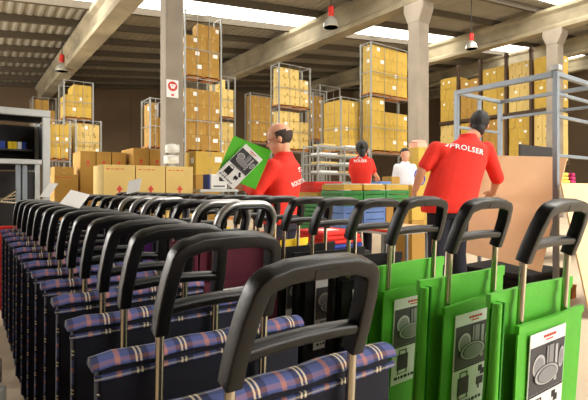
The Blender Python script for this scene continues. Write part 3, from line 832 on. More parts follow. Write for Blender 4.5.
stack(64, 93, 14.6, (79, 118, 150), 'of the pile nearest the back wall', 3, 3, 0, sv=1.0)
stack(76, 101, 12.8, (119, 160), 'in front of the pile nearest the back wall', 2, 3, 2, sv=.9)
stack(49, 70, 12.6, (119, 160), 'beside the pile nearest the back wall', 2, 3, 0, sv=.9)
stack(33, 56, 19, (96, 130), 'in the dark far corner', 3, 3, 1, sv=1.0)
stack(150, 166, 11, (97, 148), 'left of the column with the red sign', 2, 3, 1, pl=142)
stack(185, 221, 11.5, (9, 76, 152), 'right of the column with the red sign', 3, 4, 1, pl=181, wire_over=.28)
stack(213, 235, 15, (74, 117, 160), 'behind the tall pile by the red sign', 2, 4, 2, pl=207)
stack(250, 275, 19, (92, 142), 'in the shade behind the bald man', 3, 4, 1, pl=246)
stack(279, 310, 13, (62, 106, 150), 'directly above the bald man', 3, 4, 2, pl=274)
stack(313, 324, 16, (92, 140), 'behind the pile above the bald man', 1, 3, 1, pl=309)
stack(341, 363, 12.5, (96, 152), 'above the wire shelving', 3, 4, 0, pl=322, wire_over=.08)
cg = at(320, 17); cage('empty zinc wire cage high behind the wire shelving', cg[0], cg[0]+1.0, cg[1], cg[1]+.8, 3.3, 5.0)
cage('zinc cage under the empty cage behind the wire shelving', cg[0], cg[0]+1.0, cg[1], cg[1]+.8, 0, 3.298, wires=False)
stack(371, 409, 12.5, (41, 94, 152), 'left of the plain concrete column', 4, 4, 0, pl=366, wire_over=.06)

# the long row of tall piles on the right, shrouded between dark uprights
US = 19.0
vr = [v_from(US, p) for p in (438, 458, 480, 506, 531, 560, 592)]
def rack_post(v, i):
    t = MB(); t.span((US-.05, v-.05, 0), (US+.12, v+.05, 6.95)); t.span((US-.02, v-.09, 6.75), (US+.1, v+.09, 6.85))
    return tag(t.build('rack_upright', M_rack), 'dark steel upright between the tall carton piles, %s from the far end' % ORD[i], 'rack upright', 'rack uprights')
for i in range(5):
    vb, va = vr[i] - .10, vr[i+1] + .10
    pn = '%s tall pile from the far end beyond the grey frame' % ORD[i]
    if True:
        rack_post(vr[i+1], i)
    lv = [.15, 2.2, 4.35, 6.65] if i != 1 else [.15, 2.2, 4.35, 6.35]
    for k in (1, 2):
        z = lv[k]
        bmm = MB(); bmm.span((US-.04, va-.03, z-.16), (US+1.1, vb+.03, z-.02)); 
        tag(bmm.build('rack_beam', M_rack), 'dark rack beam under the %s course of cartons, %s pile from far end' % (('middle', 'upper')[k-1], ORD[i]), 'rack beam', 'rack beams')
        ncol = 3; nz_ = 4; H = (lv[k+1]-z-.2)/nz_
        for c in range(nz_):
            n = ncol - (R.random() < .3)
            cuts = [0] + sorted((q + R.uniform(-.15, .15))/n for q in range(1, n)) + [1]
            for q in range(n):
                a, b = va + (vb-va)*cuts[q] + .006, va + (vb-va)*cuts[q+1] - .006
                carton((.9, b-a, H-.006), (US+.5 + R.uniform(0, .03), (a+b)/2, z + c*H), 'carton in %s course, %s' % (('middle', 'upper')[k-1], pn), '%s course cartons, %s' % (('middle', 'upper')[k-1], pn), (0, 2, 0, 1)[(i+k) % 4], R.random() < .35)

# cartons with red arrows behind the trolley rows
def arrow_carton(u0, u1, v0, v1, z0, z1, label, group, mi=2, arrow=True, txt=True, zar=.12):
    t = thing('cardboard_carton', label, 'carton', ((u0+u1)/2, (v0+v1)/2, z0), 0, group)
    w, d, h = u1-u0-.012, v1-v0-.01, z1-z0-.004
    MB().box((0, 0, h/2), (w, d, h)).build('carton_body', (M_box, M_boxd, M_boxl)[mi], t, bevel=.006)
    MB().span((-w/2+.002, -.025, h), (w/2-.002, .025, h+.002)).build('tape', M_tape, t)
    if arrow:
        a = MB(); y = -d/2 - .0015; s = min(.05, w*.13)
        a.prism([(-s, h*zar+s*.9), (0, h*zar+s*2.3), (s, h*zar+s*.9)], y, y+.002, lambda p, q: (p[0], q, p[1])); a.span((-s*.35, y, h*zar), (s*.35, y+.002, h*zar+s*.95)); a.span((-s, y, h*zar-.03), (s, y+.002, h*zar-.015))
        a.build('arrow_mark', M_redink, t)['label'] = 'red arrow mark'
    if txt:
        a = MB(); x = -w*.42
        for k2 in (.05, .03, .06, .04): a.span((x, -d/2-.0015, h*.905), (x+k2, -d/2+.001, h*.922)); x += k2 + .02
        a.build('red_print', M_redink, t)
    return t
u0, v0 = at(103, 6.3); u1 = u_from(v0, 193.5); zt = z_at(u0, v0, 164); w = (u1-u0)/3
for k in range(3):
    for lvl, (za, zb2) in enumerate(((0, zt/2), (zt/2, zt))):
        if lvl == 0: carton((w-.012, .61, zb2-.004), (u0+w*(k+.5), v0+.31, 0), 'big carton on the floor under the front row of arrow-marked cartons', 'lower cartons under the front row', 2)
        else: arrow_carton(u0+w*k, u0+w*(k+1), v0, v0+.62, za, zb2, 'big pale carton with red arrow, %s in the front row beyond the trolleys' % ('leftmost', 'middle', 'rightmost')[k], 'front row of arrow-marked cartons', 2, zar=.42)
ub, vb = at(80, 8.0); ue = u_from(vb, 126.5); zt2 = z_at(ub, vb, 150.5); w = (ue-ub)/3
for k in range(3):
    arrow_carton(ub+w*k, ub+w*(k+1), vb, vb+.7, .9, zt2, 'narrow brown carton with red arrow, %s of three in the back row' % ('leftmost', 'middle', 'rightmost')[k], 'three narrow cartons in the back row', 1, txt=False, zar=.72)
carton((ue-ub-.01, .7, .895), ((ub+ue)/2, vb+.35, 0), 'wide carton on the floor under the three narrow arrow cartons', 'floor cartons', 1)
uc, vc = at(133, 8.3); uc = max(uc, ue + .02); ud = u_from(vc, 165); zt3 = z_at(uc, vc, 147.5); w = (ud-uc)/2
for k in range(2):
    arrow_carton(uc+w*k, uc+w*(k+1), vc, vc+.8, .9, zt3, 'brown carton with red arrow, %s of the pair beside the column' % ('left one', 'right one')[k], 'pair of cartons beside the column', 1, txt=False, zar=.70)
carton((ud-uc-.01, .8, .895), ((uc+ud)/2, vc+.4, 0), 'wide carton on the floor under the pair beside the column', 'floor cartons', 1)
uf, vf = at(54, 7.6); ug = u_from(vf, 78.5); zf = z_at(uf, vf, 174)
arrow_carton(uf, ug, vf, vf+.6, zf-.62, zf, 'brown carton with red print beside the grey machine frame', None or 'cartons beside the machine', 1, arrow=False)
carton((ug-uf, .6, zf-.625), ((uf+ug)/2, vf+.3, 0), 'carton on the floor beside the machine under the brown printed one', 'cartons beside the machine', 1)
carton((.30, .45, .13), ((uf+ug)/2-.02, vf+.3, zf), 'low flat carton lying on the brown printed carton by the machine', 'cartons beside the machine', 1)
# tan box and white label printer
pv = 6.5; pu = u1 + .065
ts = thing('side_table', 'low steel table carrying the white label printer', 'table', (pu+.3, pv+.25, 0), 0)
MB().span((-.34, -.28, 1.02), (.34, .28, 1.06)).build('table_top', M_mach, ts)
for sx in (-1, 1):
    for sy in (-1, 1): MB().span((sx*.3-.02, sy*.24-.02, 0), (sx*.3+.02, sy*.24+.02, 1.02)).build('leg', M_frame, ts)
pr = thing('label_printer', 'white box-shaped label printer with dark window beyond the silver grips', 'printer', (pu+.34, pv+.2, 1.06), 0)
MB().span((-.15, -.12, 0), (.15, .15, .24)).build('printer_body', M_whitep, pr, bevel=.02)
MB().span((.0, -.125, .13), (.09, -.115, .2)).build('screen', M_ink, pr); MB().span((-.17, -.1, 0), (-.152, .12, .24)).build('side_panel', M_blufab, pr); MB().span((-.1, -.126, .04), (.1, -.118, .06)).build('paper_slot', M_dark, pr)
bx, by = at(196, 8.0); bx2 = u_from(by, 224); zz = z_at(bx, by, 151); 
carton((bx2-bx, .5, .42), ((bx+bx2)/2, by+.25, zz-.42), 'plain tan carton standing behind the white label printer', 'cartons behind the printer', 0, True)
carton((bx2-bx, .5, zz-.425), ((bx+bx2)/2, by+.25, 0), 'tall carton on the floor under the tan carton behind the printer', 'cartons behind the printer', 1)

# white wrapped bundles by the column
wv = 7.435; wu = u_from(wv, 172)
for k in range(5):
    m = MB(); m.ell((0, 0, .09), (.125, .125, .088), n=16, m=8); m.box((0, 0, .09), (.2, .19, .13))
    o = m.build('wrapped_bundle', M_whitep, loc=(wu + R.uniform(-.015, .015), wv, .92 + k*.185), rot=(0, 0, R.uniform(-.2, .2)), smooth=True)
    tag(o, 'white wrapped bundle in the pile at the column foot, %s from the top' % ORD[4-k], 'bundle', 'white wrapped bundles')
carton((.32, .26, .915), (wu, wv, 0), 'carton on the floor carrying the pile of white bundles', 'floor cartons', 1)

# ------------------------------------------------------------------ grey machine on the left
mu, mv = at(50, 5.6)
mc = thing('packing_machine', 'grey steel-framed machine cabinet with dark interior at the left edge', 'machine', (mu, mv, 0), 0)
Wm, Dm, Hm = 2.4, 1.0, z_at(mu, mv, 111)
zl = z_at(mu, mv, 160)
MB().span((-Wm, -.03, Hm-.085), (0, .04, Hm)).build('top_rail', M_mach, mc, bevel=.008)
MB().span((-Wm, -.03, zl-.06), (-.09, .04, zl)).build('middle_rail', M_mach, mc, bevel=.008)
MB().span((-.085, -.03, 0), (0, .05, Hm-.085)).build('post', M_mach, mc, bevel=.008)
MB().span((-Wm, -.03, 0), (-Wm+.085, .05, Hm-.085)).build('post', M_mach, mc, bevel=.008)
MB().span((-.06, Dm-.06, 0), (0, Dm, Hm)).build('post', M_mach, mc)
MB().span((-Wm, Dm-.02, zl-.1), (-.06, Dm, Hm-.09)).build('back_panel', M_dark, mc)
MB().span((-Wm, Dm-.02, .1), (-.06, Dm, zl-.12)).build('back_panel', M_dark, mc)  # added dark panel so no lit floor shows below the middle rail
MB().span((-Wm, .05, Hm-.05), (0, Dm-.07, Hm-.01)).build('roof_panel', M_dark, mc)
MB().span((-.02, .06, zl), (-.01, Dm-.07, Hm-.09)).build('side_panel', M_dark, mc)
MB().span((-Wm, .3, 1.55), (-.15, Dm-.03, 1.57)).build('shelf', M_dark, mc)
MB().span((-Wm+.1, .1, zl-.03), (-.1, Dm-.03, zl-.01)).build('work_deck', M_dark, mc)
for x in (-.33, -.26, -.6): MB().span((x-.025, .1, .3), (x+.025, .16, zl-.06)).build('inner_post', M_frame, mc)
for k in range(4): MB().tube([(-1.6+.2*k, .12, .72+.04*k), (-.9+.1*k, .0, .96-.03*k), (-.35, .06, .9+.05*k)], .012, 8).build('pneumatic_arm', M_chrome, mc, smooth=True)
MB().span((-Wm+.1, .2, .15), (-.75, .8, .9)).build('motor_housing', M_dark, mc, bevel=.02)
for k, (px, c, nm) in enumerate(((2, M_blufab, 'blue'), (10, M_yelfab, 'yellow'), (14.5, M_yelfab, 'yellow'), (19.5, M_white, 'white'), (23.5, M_blufab, 'blue'))):
    vv2 = mv + .45; uu = u_from(vv2, px)
    o = MB().box((0, 0, .05), (.048 if k not in (0, 4) else .06, .06, .10)).build('small_packet', c, loc=(uu, vv2, 1.571), bevel=.005)
    tag(o, '%s small packet on the shelf inside the machine, %s along' % (nm, ORD[k]), 'packet', 'packets on the machine shelf')

# white stepped plastic foot at the lower left corner
wu, wv = at(-16, 2.12)
t = thing('plastic_stand', 'white stepped plastic stand foot on the floor at the corner', 'stand', (wu, wv, 0), RZ)
MB().span((-.12, -.1, 0), (.105, .02, .035)).build('foot', M_whitep, t, bevel=.01)
MB().span((-.12, -.06, .035), (.06, .08, .12)).build('step', M_whitep, t, bevel=.012)
MB().span((-.12, -.02, .12), (.025, .10, .25)).build('riser', M_whitep, t, bevel=.012)
MB().tube([(.085, -.06, .035), (.085, -.06, .06)], .018, 14).build('stud', M_whitep, t, smooth=True)

# ------------------------------------------------------------------ grey frame rack on the right, sheets and pallet
fu0, fv0 = at(556, 4.0); fu1 = fu0 + .86; fv1 = fv0 + 1.0; ft = 2.12
fr = thing('frame_rack', 'tall grey tubular frame rack standing open around the cardboard sheets', 'rack', (fu0, fv0, 0), 0)
w, d = fu1-fu0, fv1-fv0
for (x, y) in ((0, 0), (w, 0), (0, d), (w, d)):
    MB().span((x-.022, y-.022, 0), (x+.022, y+.022, ft)).build('post', M_frame, fr, bevel=.005)
def rail(a, b, r=.02, nm='rail'):
    a, b = Vector(a), Vector(b); lo = [min(a[i], b[i]) - (r if abs(a[i]-b[i]) < 1e-6 else 0) for i in range(3)]; hi = [max(a[i], b[i]) + (r if abs(a[i]-b[i]) < 1e-6 else 0) for i in range(3)]
    return MB().span(lo, hi).build(nm, M_frame, fr, bevel=.004)
for z in (ft-.025,):
    rail((0, .022, z), (0, d-.022, z), .025); rail((w, .022, z), (w, d-.022, z)); rail((.022, 0, z), (w-.022, 0, z)); rail((.022, d, z), (w-.022, d, z))
for z in (1.73, 1.37, .2): rail((.022, d, z), (w-.022, d, z), .014); 
for z in (ft-.2, 1.72, 1.37): rail((.022, 0, z), (w-.022, 0, z), .014)
rail((w, .022, 1.9), (w, d-.022, 1.9), .014)
MB().span((w*.5-.016, d-.016, .2), (w*.5+.016, d+.016, ft-.05)).build('upright_bar', M_frame, fr)
MB().span((-.04, -.04, ft), (.04, .04, ft+.05)).build('corner_cap', M_mach, fr, bevel=.008)
def sheet(name, label, quad, th, m):
    a = [Vector(p) for p in quad]; n = (a[1]-a[0]).cross(a[3]-a[0]).normalized()
    N2 = 10; vs = []
    for f in (0, 1):
        for j in range(N2+1):
            for i in range(N2+1):
                s, t2 = i/N2, j/N2
                p = (a[0]*(1-s)+a[1]*s)*(1-t2) + (a[3]*(1-s)+a[2]*s)*t2
                vs.append(p + n*(.012*math.sin(3.1*s)*math.sin(3.1*t2) + th*f))
    M1 = N2+1; K = M1*M1; fs = []
    for j in range(N2):
        for i in range(N2):
            q = j*M1+i; fs += [(q, q+1, q+M1+1, q+M1), (K+q, K+q+M1, K+q+M1+1, K+q+1)]
    for i in range(N2):
        q = N2*M1+i; fs += [(i, K+i, K+i+1, i+1), (q, q+1, K+q+1, K+q)]
        q = i*M1; fs += [(q, q+M1, K+q+M1, K+q), (q+N2, K+q+N2, K+q+M1+N2, q+M1+N2)]
    return tag(MB().add(vs, fs).build(name, m, smooth=True), label, 'cardboard sheet')
sheet('cardboard_sheet', 'big tan cardboard sheet leaning inside the frame rack beside the man',
      [(fu0-.10, fv0+.95, .43), (fu0-.10, fv0+.08, .33), (fu0+.42, fv0+.08, 1.37), (fu0+.42, fv0+.95, 1.44)], .012, M_sheet)
sheet('cardboard_sheet', 'cream cardboard sheet standing on the floor in front of the frame rack',
      [(fu0-.09, fv0-.30, .0), (fu0+1.2, fv0-.30, .0), (fu0+1.2, fv0-.07, 1.12), (fu0-.09, fv0-.07, 1.12)], .012, M_sheet2)
pl = thing('wooden_pallet', 'wooden pallet under the cardboard sheets by the frame rack', 'pallet', (fu0+.12, fv0+.5, 0), 0)
for k in range(5): MB().span((-.5, -.42+.17*k, .10), (.5, -.30+.17*k, .13)).build('deck_board', M_wood, pl)
for k in (-1, 0, 1): MB().span((k*.44-.05, -.42, .0), (k*.44+.05, .5-.12, .10)).build('bearer', M_wood, pl)
for k in range(3):
    o = MB().span((-.42, -.36, 0), (.34 - .03*k, .36, .055)).build('folded_bag', M_blackfab, loc=(fu0+.24, fv0+.5, .131+.056*k), bevel=.015)
    tag(o, 'black folded bag lying on the wooden pallet, %s of the pile' % ('bottom', 'middle', 'top')[k], 'bag', 'black bags on the pallet')

ku, kv = at(559, 6.4)
kt = thing('dark_cart', 'dark low cart carrying folded cloths behind the frame rack', 'cart', (ku+.6, kv+.3, 0), 0)
MB().span((-.6, -.3, 1.10), (.6, .3, 1.14)).build('cart_top', M_dark, kt)
MB().span((-.58, .26, .3), (.58, .29, 1.75)).build('back_panel', M_dark, kt); MB().span((-.58, -.28, .25), (.58, .25, .3)).build('shelf', M_dark, kt)
for sx in (-1, 1):
    for sy in (-1, 1): MB().span((sx*.56-.02, sy*.26-.02, 0), (sx*.56+.02, sy*.26+.02, 1.10)).build('leg', M_dark, kt)
for k, (dx, wd, m, nm, n_) in enumerate(((-.30, .36, mat('mustard_cloth', (206,176,70), .85), 'mustard yellow', 3), (.02, .16, mat('magenta_cloth', (170,30,90), .85), 'magenta', 3))):
    for q in range(n_):
        o = MB().box((0, 0, .028), (wd - .03*q, .3, .054)).build('folded_cloth', m, loc=(ku+.6+dx, kv+.2, 1.141+.056*q), rot=(0, 0, R.uniform(-.1, .1)), bevel=.02)
        tag(o, '%s folded cloth on the dark cart, %s from the bottom of its pile' % (nm, ORD[q]), 'cloth', 'folded cloths on the cart')

# ------------------------------------------------------------------ packing bench, crates and piles in the middle
def crate(u0, u1, v0, v1, z0, h, m, label, group):
    t = thing('plastic_crate', label, 'crate', ((u0+u1)/2, (v0+v1)/2, z0), 0, group)
    a, b = (u1-u0)/2-.006, (v1-v0)/2-.006; w = .012
    body = MB(); body.span((-a, -b, 0), (a, b, .012))
    for q in range(3):
        z1, z2 = .012 + q*(h-.012)/3 + .008, .012 + (q+1)*(h-.012)/3
        body.span((-a, -b, z1), (a, -b+w, z2)); body.span((-a, b-w, z1), (a, b, z2)); body.span((-a, -b+w, z1), (-a+w, b-w, z2)); body.span((a-w, -b+w, z1), (a, b-w, z2))
    for sx in (-1, 1):
        for sy in (-1, 1): body.span((sx*(a-.012)-.014, sy*(b-.012)-.014, .012), (sx*(a-.012)+.014, sy*(b-.012)+.014, h))
    body.build('crate_body', m, t)
    rim = MB(); e = .006
    rim.span((-a-e, -b-e, h-.03), (a+e, -b, h)); rim.span((-a-e, b, h-.03), (a+e, b+e, h)); rim.span((-a-e, -b, h-.03), (-a, b, h)); rim.span((a, -b, h-.03), (a+e, b, h))
    rim.build('rim', m, t)
    return t
cu0, cv0 = at(344, 5.0)
cuts = [cu0] + [u_from(cv0, p) for p in (364, 386.5, 410)]
zA, zB, zC, zD = z_at(cu0, cv0, 230), z_at(cu0, cv0, 206), z_at(cu0, cv0, 190), z_at(cu0, cv0, 184.5)
for k in range(3):
    if k == 0:
        ct = thing('crate_table', 'low steel table carrying the blue and green crates', 'table', ((cuts[0]+cuts[3])/2, cv0+.2, 0), 0)
        hw_ = (cuts[3]-cuts[0])/2
        MB().span((-hw_, -.2, zA-.035), (hw_, .2, zA-.003)).build('table_top', M_mach, ct)
        for sx in (-1, 1):
            for sy in (-1, 1): MB().span((sx*(hw_-.03)-.015, sy*.17-.015, 0), (sx*(hw_-.03)+.015, sy*.17+.015, zA-.035)).build('leg', M_frame, ct)
    a, b = cuts[k], cuts[k+1] - .012; col = ('leftmost', 'middle', 'rightmost')[k]
    if k < 2: crate(a, b, cv0, cv0+.4, zA, zB-zA-.006, M_blucrate, 'blue plastic crate in the %s crate column by the bench' % col, 'blue crates')
    else: carton((b-a-.01, .38, zB-zA-.008), ((a+b)/2, cv0+.2, zA), 'brown carton in the rightmost crate column by the bench', None, 1)
    crate(a, b, cv0, cv0+.4, zB, zC-zB-.008, M_grecrate, 'green plastic crate in the %s crate column by the bench' % col, 'green crates')
    t = thing('carton_tray', 'open carton tray on top of the %s crate column' % col, 'tray', ((a+b)/2, cv0+.2, zC), 0, 'carton trays')
    w, d, h = (b-a)/2-.008, .19, zD-zC
    m = MB(); m.span((-w, -d, 0), (w, d, .008)); m.span((-w, -d, .008), (w, -d+.008, h)); m.span((-w, d-.008, .008), (w, d, h)); m.span((-w, -d+.008, .008), (-w+.008, d-.008, h)); m.span((w-.008, -d+.008, .008), (w, d-.008, h)); m.build('tray_body', M_box, t)
    MB().span((-w+.02, -d+.02, .01), (w-.02, d-.02, h+.012)).build('paper_liner', M_whitep if k == 1 else M_mach, t)
# lower green crates to the left of the columns, red folded bags
gv = cv0 + .45; gu, gu2 = u_from(gv, 317), u_from(gv, 341)
for k in range(3):
    crate(gu, gu2, gv, gv+.4, .40+k*.165, .16, M_grecrate, 'green plastic crate below the red bag pile, %s from the bottom' % ORD[k], 'green crates below the red pile')
carton((gu2-gu, .4, .395), ((gu+gu2)/2, gv+.2, 0), 'carton on the floor under the green crates below the red pile', 'floor cartons', 1)
carton((gu2-gu, .4, .13), ((gu+gu2)/2, gv+.2, .897), 'low carton between the green crates and the red bag pile', 'cartons under the red pile', 0)
for k in range(6):
    o = MB().box((0, 0, .0105), (gu2-gu+.06-R.uniform(0,.03), .36, .019)).build('folded_bag', M_redfab, loc=((gu+gu2)/2+R.uniform(-.02,.02), gv+.2, 1.029+k*.0215), rot=(0,0,R.uniform(-.05,.05)), bevel=.006)
    tag(o, 'red folded bag in the flat pile left of the bench, %s from the bottom' % ORD[k], 'bag', 'pile of red folded bags')
# red and blue folded bags lying lower, nearer
ru, rv = at(322, 3.9)
lb = thing('low_table', 'low steel table under the red and blue folded bags', 'table', (ru+.25, rv+.2, 0), 0)
MB().span((-.3, -.24, .46), (.3, .24, .50)).build('table_top', M_dark, lb)
for sx in (-1, 1):
    for sy in (-1, 1): MB().span((sx*.27-.02, sy*.2-.02, 0), (sx*.27+.02, sy*.2+.02, .46)).build('leg', M_dark, lb)
for k, (m, nm) in enumerate(((M_blufab, 'blue'), (M_blufab, 'blue'), (M_redfab, 'red'), (M_redfab, 'red'), (M_redfab, 'red'))):
    t = thing('folded_bag', '%s folded bag on the low table behind the black trolleys, %s from the bottom' % (nm, ORD[k]), 'bag', (ru+.25+R.uniform(-.02,.02), rv+.2, .501+k*.039), R.uniform(-.06,.06), 'folded bags on the low table')
    MB().box((0, 0, .018), (.48-.02*k, .40, .035)).build('bag_body', m, t, bevel=.012)
    if k == 4: MB().box((-.02, -.02, .037), (.18, .14, .002)).build('leaflet', M_white, t)
# flat tan boards with red edge, right of the crates
tu, tv = at(396, 4.6); tu2 = u_from(tv, 432)
lt = thing('low_table', 'low steel table under the flat tan cardboard beside the man', 'table', ((tu+tu2)/2, tv+.3, 0), 0)
MB().span((-.3, -.28, .59), (.3, .28, .62)).build('table_top', M_mach, lt)
for sx in (-1, 1):
    for sy in (-1, 1): MB().span((sx*.27-.015, sy*.25-.015, 0), (sx*.27+.015, sy*.25+.015, .59)).build('leg', M_frame, lt)
o = MB().box((0, 0, .012), (tu2-tu+.1, .55, .02)).build('folded_bag', M_redfab, loc=((tu+tu2)/2, tv+.3, .621), bevel=.005); tag(o, 'red folded bag under the flat tan board behind the third green trolley', 'bag')
o = MB().box((0, 0, .008), (tu2-tu+.12, .58, .012)).build('cardboard_sheet', M_sheet, loc=((tu+tu2)/2, tv+.3, .644)); tag(o, 'flat tan cardboard sheet lying on a low table beside the man', 'cardboard sheet')
qv = cv0 + .46; qu, qu2 = u_from(qv, 412), u_from(qv, 438)
carton((qu2-qu, .4, .5), ((qu+qu2)/2, qv+.2, .62), 'upright tan carton right of the crate columns behind the man', 'cartons behind the man', 0)
carton((qu2-qu, .4, .615), ((qu+qu2)/2, qv+.2, 0), 'lower carton on the floor behind the man right of the crates', 'cartons behind the man', 1)
# packing bench
bv = 4.62; bu = u_from(bv, 338)
bn = thing('packing_bench', 'long grey packing bench with steel legs in front of the woman in red', 'bench', (bu, bv, 0), 0)
L = 2.6
MB().span((0, 0, .98), (L, .42, 1.02)).build('bench_top', M_mach, bn, bevel=.006)
for x in (.06, L/2, L-.06):
    for y in (.05, .37): MB().span((x-.025, y-.025, 0), (x+.025, y+.025, .98)).build('leg', M_frame, bn)
def bench_item(name, px, dv, d, m, label, cat, bevel=.008):
    vq = bv + dv; uq = u_from(vq, px)
    o = MB().box((0, 0, d[2]/2), d).build(name, m, loc=(uq, vq, 1.021), bevel=bevel); return tag(o, label, cat)
bench_item('plastic_bin', 381, .25, (.24, .2, .16), M_blucrate, 'light blue plastic bin on the bench beside the woman', 'bin')
bench_item('cardboard_carton', 391, .28, (.2, .2, .24), M_boxd, 'small brown carton on the bench between the two women', 'carton')
bench_item('paper_stack', 386, .08, (.18, .10, .03), M_white, 'white paper stack lying on the bench between the two women', 'paper stack')
bench_item('paper_stack', 347, .25, (.24, .2, .05), M_white, 'white paper stack on the bench at the woman\'s elbow', 'paper stack')
# notice on the plain column and pink bag on a crate by it
nu_, nv_ = 9.77, 7.74 - .18 - .012
o = MB().box((0, 0, 0), (.30, .012, .36)).build('paper_notice', M_white, loc=(9.72, nv_, z_at(9.72, nv_, 153))); tag(o, 'white paper notice fixed to the foot of the plain concrete column', 'notice')
su_, sv_ = at(418, 9.3)
t = MB(); t.box((0, 0, .05), (.3, .22, .1)); t.box((.03, 0, .13), (.2, .18, .06)); t.ell((-.08, 0, .12), (.09, .09, .04))
o = t.build('pink_bundle', mat('pink_cloth', (226,170,150), .8), loc=(su_, sv_, z_at(su_, sv_, 148)), smooth=True); tag(o, 'pinkish cloth bundle on a tall carton before the plain column', 'bundle')
carton((.4, .35, z_at(su_, sv_, 148)-.002), (su_, sv_, 0), 'tall carton carrying the pinkish cloth bundle', 'floor cartons', 0)
# blue strap coil on the upright carton
cu_, cv_ = (qu+qu2)/2, qv+.1
t = MB(); zc0 = 1.125; t.tube([(cu_ + .11*math.cos(a), cv_+.02*math.sin(a), zc0+.118 + .11*math.sin(a)) for a in (2*math.pi*k/24 for k in range(25))], .010, 8)
tag(t.build('strap_coil', mat('blue_strap', (30,60,180), .5), smooth=True), 'blue strap coil standing on the carton behind the man\'s arm', 'strap')

# chrome wire shelving
xu, xv = at(318, 8.6); xu2 = u_from(xv, 369)
sh_ = thing('wire_shelving', 'chrome wire shelving with four shelves behind the woman in red', 'shelving', (xu, xv, 0), 0)
w = xu2 - xu; top = z_at(xu, xv, 144)
for x in (0, w/2, w):
    for y in (0, .45): MB().tube([(x, y, 0), (x, y, top)], .016, 10).build('post', M_cage, sh_, smooth=True)
for k in range(5):
    z = top - .03 - k*.175
    m = MB()
    for y in (0, .45): m.span((0, y-.012, z-.018), (w, y+.012, z+.018))
    for q in range(9): m.span((w*q/8-.006, 0, z-.006), (w*q/8+.006, .45, z+.006))
    m.build('shelf', M_cage, sh_)
    if k in (0, 1, 2, 3):
        for x in (.25, .72):
            ww = .32 if k else .24
            o = MB().box((0, 0, .02), (w*ww, .3, .035)).build('paper_stack', M_white if (k + int(x*10)) % 2 else M_boxl, loc=(xu+w*x, xv+.22, z+.019))
            tag(o, '%s stack of flat sheets on the %s wire shelf, %s half' % ('white' if (k+int(x*10)) % 2 else 'tan', ('top', 'second', 'third', 'fourth')[k], 'first' if x < .5 else 'farther'), 'paper stack', 'sheet stacks on the wire shelving')

# ------------------------------------------------------------------ sign and lamps
c1u, c1v = 2.97, 7.74 - .15
yn = c1v - .012; cxs = u_from(yn, 172.5)
sg = thing('column_sign', 'white sign with red disc and small red square on the concrete column', 'sign', (cxs, yn, z_at(cxs, yn, 97.5)), 0)
hh = z_at(cxs, yn, 80) - z_at(cxs, yn, 97.5)
MB().span((-.105, -.006, 0), (.105, .006, hh)).build('board', M_white, sg)
MB().lathe([(.085, 0), (.085, .004)], 28, Matrix.Translation((0, -.0065, hh*.64)) @ Matrix.Rotation(math.pi/2, 4, 'X')).build('red_disc', M_redink, sg)
m = MB()
m.span((-.046, -.0135, hh*.64+.012), (.046, -.011, hh*.64+.034)); m.span((-.05, -.0135, hh*.64-.008), (-.026, -.011, hh*.64+.022)); m.span((.026, -.0135, hh*.64-.008), (.05, -.011, hh*.64+.022)); m.span((-.03, -.0135, hh*.64-.04), (.03, -.011, hh*.64+.0)); 
m.build('telephone_symbol', M_white, sg)
m = MB(); m.prism([(-.022, hh*.2), (.022, hh*.2), (.022, hh*.08), (-.022, hh*.08)], -.0095, -.0065, lambda p, q: (p[0], q, p[1])); m.build('red_square', M_redink, sg)
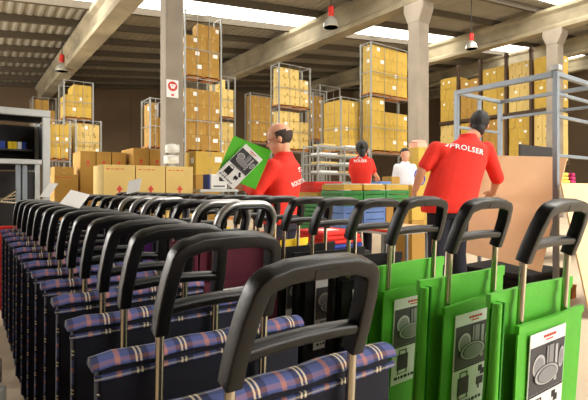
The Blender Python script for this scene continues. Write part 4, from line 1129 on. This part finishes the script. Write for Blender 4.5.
def lamp(px, py, Y, s, label):
    u, v, z = at(px, Y, py); zt = zc(u) - .0
    t = thing('warehouse_lamp', label, 'lamp', (u, v, z), 0, 'hanging warehouse lamps')
    MB().lathe([(.21*s, -.16*s), (.225*s, -.14*s), (.2*s, .0), (.13*s, .1*s), (.07*s, .16*s), (.068*s, .16*s), (.12*s, .09*s), (.19*s, -.02*s), (.2*s, -.16*s)], 24).build('reflector', M_lampglass, t, smooth=True)
    MB().lathe([(.055*s, .15*s), (.085*s, .18*s), (.085*s, .42*s), (.05*s, .46*s)], 18).build('ballast', M_lampred, t, smooth=True)['label'] = 'red ballast housing'
    MB().tube([(0, 0, .44*s), (0, 0, zt - z)], .012, 8).build('suspension', M_dark, t)
    MB().ell((0, 0, -.02*s), (.06*s, .06*s, .12*s), n=14, m=8).build('bulb', M_white, t, smooth=True)
lamp(62, 67, 15.5, .95, 'hanging lamp with red top below the roof at far upper left')
lamp(331, 22, 13.0, 1.0, 'hanging lamp with red top above the caged cartons in the centre')
lamp(471.5, 45, 15.0, .85, 'hanging lamp with red top right of the plain concrete column')

# ------------------------------------------------------------------ camera and light
cam = bpy.data.cameras.new('camera'); co = bpy.data.objects.new('camera', cam); C.objects.link(co)
co.location = (0, 0, HC); co.rotation_euler = (math.pi/2, 0, RZ)
cam.sensor_width = 36; cam.lens = F/588*36; cam.shift_y = -(200-HY)/588; cam.clip_start = .02
bpy.context.scene.camera = co
def area(name, loc, rot, sx, sy, power, col=(1, .975, .93)):
    l = bpy.data.lights.new(name, 'AREA'); l.shape = 'RECTANGLE'; l.size = sx; l.size_y = sy; l.energy = power; l.color = col
    o = bpy.data.objects.new(name, l); C.objects.link(o); o.location = loc; o.rotation_euler = rot; return o
area('daylight_side', (U0 + .05, 13.5, 2.7), (0, -math.pi/2, 0), 4.0, 12.6, 900)
area('daylight_front', (8.5, V0 + .05, 2.8), (math.pi/2, 0, 0), 13, 4.4, 400)
for a, b in SKY:
    for uu in ((2, 10, 18, 26) if a > 10 else (5.9, 13.6, 21.4)):
        area('skylight_glow', (uu, (a+b)/2, zc(uu) - .02), (0, -math.atan(SL), 0), 7.6, 1.6, 420 if a < -3 else 170 if a < 5 else 105)
w = bpy.data.worlds.new('world'); bpy.context.scene.world = w; w.use_nodes = True
w.node_tree.nodes['Background'].inputs[0].default_value = (.9, .9, 1, 1); w.node_tree.nodes['Background'].inputs[1].default_value = .4
vs_ = bpy.context.scene.view_settings
vs_.view_transform = 'Standard'; vs_.look = 'None'; vs_.gamma = 1; vs_.exposure = .68
